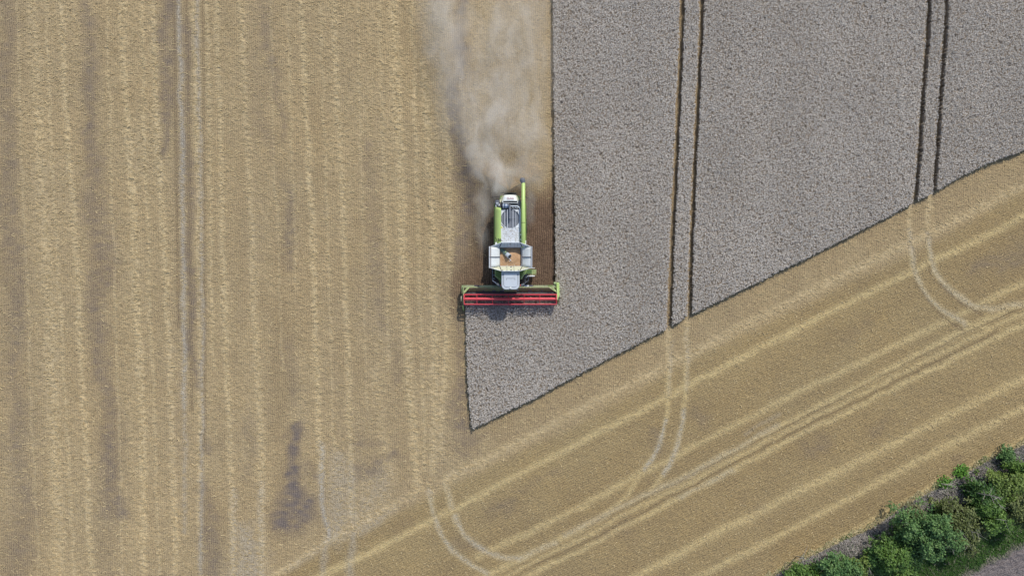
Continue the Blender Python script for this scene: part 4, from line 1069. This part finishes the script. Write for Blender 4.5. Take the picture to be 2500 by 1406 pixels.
# ---------------- header
HL, HR = 1130.5, 1361.5
def lofty(prof, x0, x1, m, nseg=1, th=None):
    """extrude an (py,z) profile across the header width"""
    V = []; k = len(prof)
    for i in range(nseg+1):
        x = x0+(x1-x0)*i/nseg
        V += [L(x, y, z) for y, z in prof]
    F = [(i*k+j, i*k+j+1, (i+1)*k+j+1, (i+1)*k+j) for i in range(nseg) for j in range(k-1)]
    m.add(V, F)
m = MB(); lofty([(700.6, .35), (700.6, 1.16), (702.2, 1.18), (706.0, .98), (711.6, .60), (713.6, .30), (722, .16), (738, .15), (748.5, .12)], HL, HR, m)
hdr = m.build('header', 'hgreen', C, solid=.035)
m = MB(); m.box(1131, 700.6, 1361, 702.0, 1.05, 1.21); m.build('table_beam', 'lightgreen', hdr, .015)
m = MB(); m.box(1131, 696.4, 1361, 699.6, .85, 1.08); m.build('rear_beam', 'hgreen', hdr, .02)
for x0_, x1_, mt in ((1302, 1303, 'black'), (1328.6, 1330, 'black'), (1158, 1170, 'auger'), (1280, 1291, 'bright'), (1292, 1301, 'dgrey'), (1338, 1350, 'cgreen'), (1219, 1227, 'dgrey')):
    m = MB(); m.box(x0_, 696.0, x1_, 699.9, 1.0, 1.14 if x1_-x0_ < 3 else 1.2); m.build('beam_fitting', mt, hdr, .015)
m = MB(); m.tube([L(1136, 697.6, 1.16), L(1228, 698.4, 1.16)], .022, 6); m.tube([L(1264, 698.4, 1.16), L(1340, 697.8, 1.16), L(1357, 697.2, 1.2)], .022, 6); m.build('hydraulic_line', 'cream', hdr)
for x, w_ in ((1206, 9), (1228, 12), (1293, 8), (1324, 6), (1180, 4), (1262, 6)):
    m = MB(); m.box(x-w_/2, 707.0, x+w_/2, 711.6, .60, .84); m.build('drive_guard', 'dgrey', hdr, .03)
m = MB(); m.box(1227, 707.4, 1267, 709.0, .80, .92); m.build('centre_beam', 'zinc', hdr, .01)
# intake auger with spiral flights
ac_ = np.array(L(0, 715.6, .62)); xa, xb = L(HL+3, 0, .62)[0], L(HR-3, 0, .62)[0]
m = MB(); m.tube([(xa, ac_[1], .60), (xb, ac_[1], .60)], .16, 16); fd = m.build('feed_auger', 'auger', hdr)
m = MB(); V = []; F = []; nt = 560
for i in range(nt+1):
    u = i/nt; x = xa+(xb-xa)*u; sgn = 1 if u < .5 else -1
    a = sgn*(x-xa)/.55*2*math.pi
    V += [(x, ac_[1]+.15*math.cos(a), .60+.15*math.sin(a)), (x, ac_[1]+.29*math.cos(a), .60+.29*math.sin(a))]
    if i: F.append((2*i-2, 2*i-1, 2*i+1, 2*i))
m.add(V, F); m.build('flighting', 'auger', fd, solid=.012)
# knife bar with guards
m = MB(); m.box(HL, 747.6, HR, 749, .05, .14)
for k in range(118): m.prism([(1131.4+k*1.95, 748.6), (1132.3+k*1.95, 748.6), (1131.9+k*1.95, 751.4)], .06, .12)
m.build('knife_bar', 'dgrey', hdr)
# end plates and crop dividers
m = MB(); m.plate([L(1129.2,696.5,1.25), L(1129.2,696.5,.2), L(1129.6,748,.12), L(1131.8,757,.22), L(1130.4,745,.55), L(1129.6,722,1.0)], .06)
m.box(1127.2, 696.2, 1131.4, 702, .9, 1.3); m.tube([L(1127.6, 697, 1.28), L(1128.2, 716, 1.25), L(1130.6, 716, 1.2)], .035, 8)
ep = m.build('end_plate', 'hgreen', hdr, .01)
m = MB(); m.tube([L(1130, 746, .5), L(1131.2, 754, .38), L(1132.2, 758.5, .15)], [.05, .07, .02], 8); m.build('crop_divider', 'green', hdr)
m = MB(); m.tube([L(1126.9, 729.2, 1.0), L(1125.6, 729.2, 1.0)], .25, 20); m.build('pulley_cover', 'cream', hdr, .01)
m = MB(); m.prism([(1358.2,689.6),(1364.6,689.6),(1365.4,712),(1365.0,724),(1362.8,729),(1359.4,716)], .25, 1.38); m.build('end_plate', 'green', hdr, .03)
m = MB(); m.plate([L(1362.4,727,1.1), L(1363.6,727,.2), L(1364,748,.12), L(1363,757,.15), L(1362.8,742,.6)], .05); m.build('crop_divider', 'cgreen', hdr, .01)
m = MB(); m.box(1364.9, 690, 1365.8, 724, .9, 1.36); m.build('plate_edge', 'lightgreen', hdr)
m = MB(); m.tube([L(1355, 694, 1.0), L(1355, 690.6, 1.2)], .12, 12); m.build('gearbox', 'hgreen', hdr)
for pts in (((1131.8,713.4),(1141.8,702)), ((1133.4,715.2),(1145.4,702)), ((1358.8,713.2),(1341.8,701.8)), ((1357.8,711),(1349,701.8))):
    m = MB(); m.tube([L(*pts[0], 1.35), L(*pts[1], 1.22)], .035, 8); m.build('reel_arm_brace', 'lightgreen', hdr)
for x in (1131.4, 1360.8):
    m = MB(); m.tube([L(x, 700, 1.3), L(x, 716, 1.45), L(x, 732, 1.45)], .05, 8); m.build('reel_arm', 'hgreen' if x < 1200 else 'lightgreen', hdr)

# ---------------- reel
rc = L(0, 731.2, 1.42); rcx0, rcx1 = L(1132.8, 0, 1.42)[0], L(1358.8, 0, 1.42)[0]
RY, RZ, RR = rc[1], 1.42, .515
m = MB(); m.tube([(rcx0+.1, RY+.06, RZ), (rcx1-.1, RY+.06, RZ)], .125, 20); reel = m.build('reel', 'red', C)
angs = [R(96)-k*math.pi/3 for k in range(6)]
for a in angs:
    y, z = RY+RR*math.cos(a)*-1, RZ+RR*math.sin(a)
    m = MB(); m.tube([(rcx0, y, z), (rcx1, y, z)], .033, 8)
    m.boxm((rcx0+.02, y-.040, z-.06), (rcx1-.02, y+.040, z-.03)); bt = m.build('reel_bat', 'red', reel)
    m = MB()
    x = rcx0+.08
    while x < rcx1-.05:
        m.tube([(x, y, z-.03), (x+.004, y+.012, z-.16), (x, y-.02, z-.27)], [.010, .009, .005], 5, False); x += .15
    m.build('tines', 'red', bt)['kind'] = 'stuff'
for px in (1133.4, 1164.5, 1202.5, 1241.2, 1279.6, 1317.6, 1358.2):
    X = L(px, 0, 1.42)[0]; m = MB(); end = px < 1140 or px > 1350
    for k, a in enumerate(angs):
        a2 = angs[(k+1) % 6]
        p = np.array((X, RY-RR*math.cos(a), RZ+RR*math.sin(a))); q = np.array((X, RY-RR*math.cos(a2), RZ+RR*math.sin(a2)))
        m.tube([p, q], .040 if end else .018, 6)
        m.tube([(X, RY+.06, RZ), p], .030 if end else .022, 6)
    m.tube([(X-.02, RY+.06, RZ), (X+.02, RY+.06, RZ)], .155, 18)
    m.build('reel_spider', 'red', reel)

# dust and chaff settled on the flat tops
def settled(name, x0, x1, y0, y1, z, n, seed):
    gq = np.random.default_rng(seed)
    px = gq.uniform(x0, x1, n); py = gq.uniform(y0, y1, n)
    P = np.array([L(a, b, z) for a, b in zip(px, py)])
    V, F = blades(P[:, 0], P[:, 1], P[:, 2]+.012, gq.uniform(.02, .08, n), gq.uniform(.012, .03, n), gq.uniform(0, 6.283, n), gq.normal(0, .1, n), gq.normal(0, .1, n))
    o = np_mesh(name, V, F, M['chaff'], False, None, C); o['kind'] = 'stuff'
M['chaff'] = paint('chaff_flakes', (0.50, 0.44, 0.33), 0.9, dirt=.5, dirt_col=(.2, .18, .15), scale=20, spec=.1)
settled('settled_chaff', 1224, 1269, 558, 590, 3.245, 240, 1)
settled('settled_chaff', 1209, 1271, 490, 512, 3.02, 500, 2)
settled('settled_chaff', 1132, 1360, 701, 702.5, 1.21, 260, 4)
settled('settled_chaff', 1134, 1358, 702.5, 711, .98, 10, 5)

# grain in the tank
def grain_z(x, y):
    c = L(1251, 630, 3.3); d = math.hypot(x-c[0], (y-c[1])*1.1)
    return 3.40 - .42*max(0, d-.06)**1.0*.75 + .03*math.exp(-((d-.38)/.08)**2) - .05*math.exp(-(d/.12)**2)
m = MB(); gp = []
a_ = L(1220.8, 649.2, 3.2); b_ = L(1270.5, 604.8, 3.2)
def gz(u, v):
    x = a_[0]+(b_[0]-a_[0])*u; y = a_[1]+(b_[1]-a_[1])*v
    # keep clear of the sloped right wall
    z = grain_z(x, y) + .006*math.sin(x*23)*math.sin(y*19)
    return (x, y, z)
m.grid(gz, 60, 56)
t = NT('wheat_grain'); o = t.obj()
gn = t.noise(30, 3, 0.7, o); g3 = t.noise(2.2, 3, 0.6, o)
gm = t.final(t.mix(t.ramp(g3, .35, .65), (0.47, 0.285, 0.155), (0.60, 0.39, 0.225)), 0.9, 0, 0.1); t.bump(gn, .35, .01)
gr = m.build('grain_heap', gm, None)
# close the heap down to the tank floor
me = gr.data
gr.location = tuple(ROOT)
tag(gr, 'heap of golden-brown wheat grain lying in the open tank of the combine', 'grain')
me_v = len(m.v)
# ------------------------------------------------------------------ cut crop on the header table and under the reel
def cut_crop():
    n = 13000
    x = g.uniform(1133, 1359, n); y = g.uniform(713, 747, n)
    c = np.array([W(a, b, .35) for a, b in zip(x, y)])
    z = .30 + .10*g.random(n) + .12*np.exp(-((y-716)/5)**2)
    V, F = blades(c[:, 0], c[:, 1], z, g.uniform(.12, .4, n), g.uniform(.03, .055, n), g.uniform(0, 6.283, n), g.normal(0, .25, n), g.normal(0, .5, n))
    tone = np.zeros((len(V), 4)); tone[:, 0] = np.repeat(np.clip(g.normal(.35, .3, n), 0, 1), 4); tone[:, 3] = 1
    t = NT('cut_straw_blades'); a, b, _ = t.attr('tone')
    m = t.final(t.mix(a, (0.12, 0.09, 0.075), (0.72, 0.60, 0.49)), .9, 0, .1)
    o = np_mesh('cut_crop', V, F, m, False, {'tone': tone})
    tag(o, 'freshly cut wheat lying on the header table below the red reel', 'cut wheat', kind='stuff')
cut_crop()

def flying_straw():
    n = 5200
    u = g.random(n)**1.3; sd = np.where(g.random(n) < .6, -1, 1)
    ang = sd*(R(14)+R(34)*g.random(n)) 
    r = .25+u*4.2
    x = 1244 + np.sin(ang)*r/S; y = 470 - np.cos(ang)*r/S*.72
    z = 1.3*(1-u**1.5)+.1+.35*g.random(n)
    V, F = blades((x-1250)*S, (703-y)*S, z, g.uniform(.04, .16, n), g.uniform(.010, .028, n), math.pi/2-ang+g.normal(0, .5, n), g.normal(-.2, .4, n), g.normal(0, .8, n))
    tone = np.zeros((len(V), 4)); tone[:, 0] = np.repeat(g.random(n), 4); tone[:, 3] = 1
    t = NT('chaff_blades'); a, b, _ = t.attr('tone')
    m = t.final(t.mix(a, (0.42, 0.28, 0.14), (0.70, 0.52, 0.30)), .9, 0, .1)
    o = np_mesh('flying_chaff', V, F, m, False, {'tone': tone})
    tag(o, 'orange fan of chopped straw thrown out behind the combine', 'chaff', kind='stuff')
flying_straw()

# straw chips lying over the stubble
def straw_litter():
    n = 260000
    x = g.uniform(-20, 2520, n); y = g.uniform(-20, 1425, n)
    ix = np.clip(((x-1250)*S+54)/STEP, 0, nx-1).astype(int); iy = np.clip(((703-y)*S+33)/STEP, 0, ny-1).astype(int)
    kp = g.random(n) < (0.15+straw[iy, ix])*(1-fresh[iy, ix])*(1-.8*bare[iy, ix])*(1-incrop[iy, ix])*(1-verge[iy, ix])*np.where(head[iy, ix] > .5, .85, .8); x, y, ix, iy = x[kp], y[kp], ix[kp], iy[kp]; n = len(x)
    V, F = blades((x-1250)*S, (703-y)*S, Z[iy, ix]+.03+.02*g.random(n), g.uniform(.12, .42, n)*(1-.5*head[iy, ix]), g.uniform(.018, .05, n), g.normal(0, .55, n)*(1+2*head[iy, ix])+R(27)*head[iy, ix], g.normal(0, .18, n), g.normal(0, .3, n))
    tone = np.zeros((len(V), 4)); tone[:, 0] = np.repeat(g.random(n), 4); tone[:, 3] = 1
    t = NT('straw_litter_blades'); a, b, _ = t.attr('tone')
    m = t.final(t.mix(a, (0.44, 0.33, 0.175), (0.69, 0.55, 0.31)), .9, 0, .1)
    o = np_mesh('loose_straw', V, F, m, False, {'tone': tone})
    tag(o, 'loose chopped straw scattered over the cut stubble field', 'straw', kind='stuff')
straw_litter()

# ------------------------------------------------------------------ dust
def dust():
    x0_, x1_ = W(985, 0)[0], W(1362, 0)[0]; y0_, y1_ = W(0, 660)[1], W(0, -70)[1]
    m = MB(); m.boxm((x0_, y0_, .02), (x1_, y1_, 4.3))
    mat = bpy.data.materials.new('dust_volume'); mat.use_nodes = True
    t = NT('dust'); t.m.name = 'airborne_dust'; nt = t.t
    nt.nodes.remove(t.b); vol = nt.nodes.new('ShaderNodeVolumePrincipled')
    o = t.obj(); wn_ = t.n('ShaderNodeTexNoise'); wn_.inputs['Scale'].default_value = .45; wn_.inputs['Detail'].default_value = 2
    nt.links.new(o, wn_.inputs['Vector'])
    sub = t.n('ShaderNodeVectorMath', operation='SUBTRACT'); nt.links.new(wn_.outputs['Color'], sub.inputs[0]); sub.inputs[1].default_value = (.5, .5, .5)
    scl = t.n('ShaderNodeVectorMath', operation='MULTIPLY'); nt.links.new(sub.outputs[0], scl.inputs[0]); scl.inputs[1].default_value = (2.6, 4.0, 1.6)
    ad = t.n('ShaderNodeVectorMath', operation='ADD'); nt.links.new(o, ad.inputs[0]); nt.links.new(scl.outputs[0], ad.inputs[1])
    P = ad.outputs[0]
    def fil(vec, s): return vec
    total = None
    # px, py, z, rx(px), ry(px), rz(m), amplitude
    B = [(1222,448,1.6,26,38,1.6,1.9), (1196,425,1.7,30,40,1.6,1.5), (1178,372,1.9,34,62,1.9,.85), (1262,430,1.6,28,40,1.5,1.0),
         (1296,425,1.4,34,34,1.3,.55), (1290,330,1.9,44,90,1.9,.62), (1215,300,1.9,64,120,2.0,.55), (1185,505,1.3,24,62,1.3,.85),
         (1182,570,1.1,20,50,1.1,.55), (1292,505,1.2,16,52,1.2,.7), (1235,150,1.9,130,200,2.1,.40), (1105,170,2.0,50,180,2.0,.42),
         (1075,20,2.0,50,120,2.0,.42), (1290,60,1.8,90,150,1.8,.16), (1150,290,1.8,34,90,1.7,.45), (1170,700,1,10,10,.5,0)]
    for px, py, z, rx, ry, rz, a in B:
        if a == 0: continue
        mp = t.n('ShaderNodeMapping'); mp.vector_type = 'TEXTURE'
        nt.links.new(P, mp.inputs['Vector'])
        mp.inputs['Location'].default_value = ((px-1250)*S, (703-py)*S, z)
        mp.inputs['Scale'].default_value = (rx*S*1.5, ry*S*1.5, rz*1.3)
        ln = t.n('ShaderNodeVectorMath', operation='LENGTH'); nt.links.new(mp.outputs[0], ln.inputs[0])
        v = t.math('SUBTRACT', 1.0, ln.outputs['Value'], clamp=True)
        v = t.math('MULTIPLY', t.math('MULTIPLY', v, v), a)
        total = v if total is None else t.math('ADD', total, v)
    n1 = t.noise(.95, 6, .68, t.mapping(P, (1, .36, .8)))
    nz = t.ramp(n1, .40, .66)
    nz = t.math('ADD', t.math('MULTIPLY', nz, 1.25), .14)
    den = t.math('MULTIPLY', t.math('MULTIPLY', total, nz), DUST)
    nt.links.new(den, vol.inputs['Density'])
    vol.inputs['Color'].default_value = (1.0, .975, .93, 1); vol.inputs['Anisotropy'].default_value = .1
    nt.links.new(vol.outputs[0], t.out.inputs['Volume'])
    o_ = m.build('dust_cloud', t.m, None)
    tag(o_, 'pale dust plume trailing from the back of the combine up the cut strip', 'dust', kind='stuff')
DUST = 1.1
dust()
scene.cycles.volume_bounces = 8; scene.cycles.max_bounces = 14
scene.cycles.volume_step_rate = 1.0
scene.cycles.volume_max_steps = 128
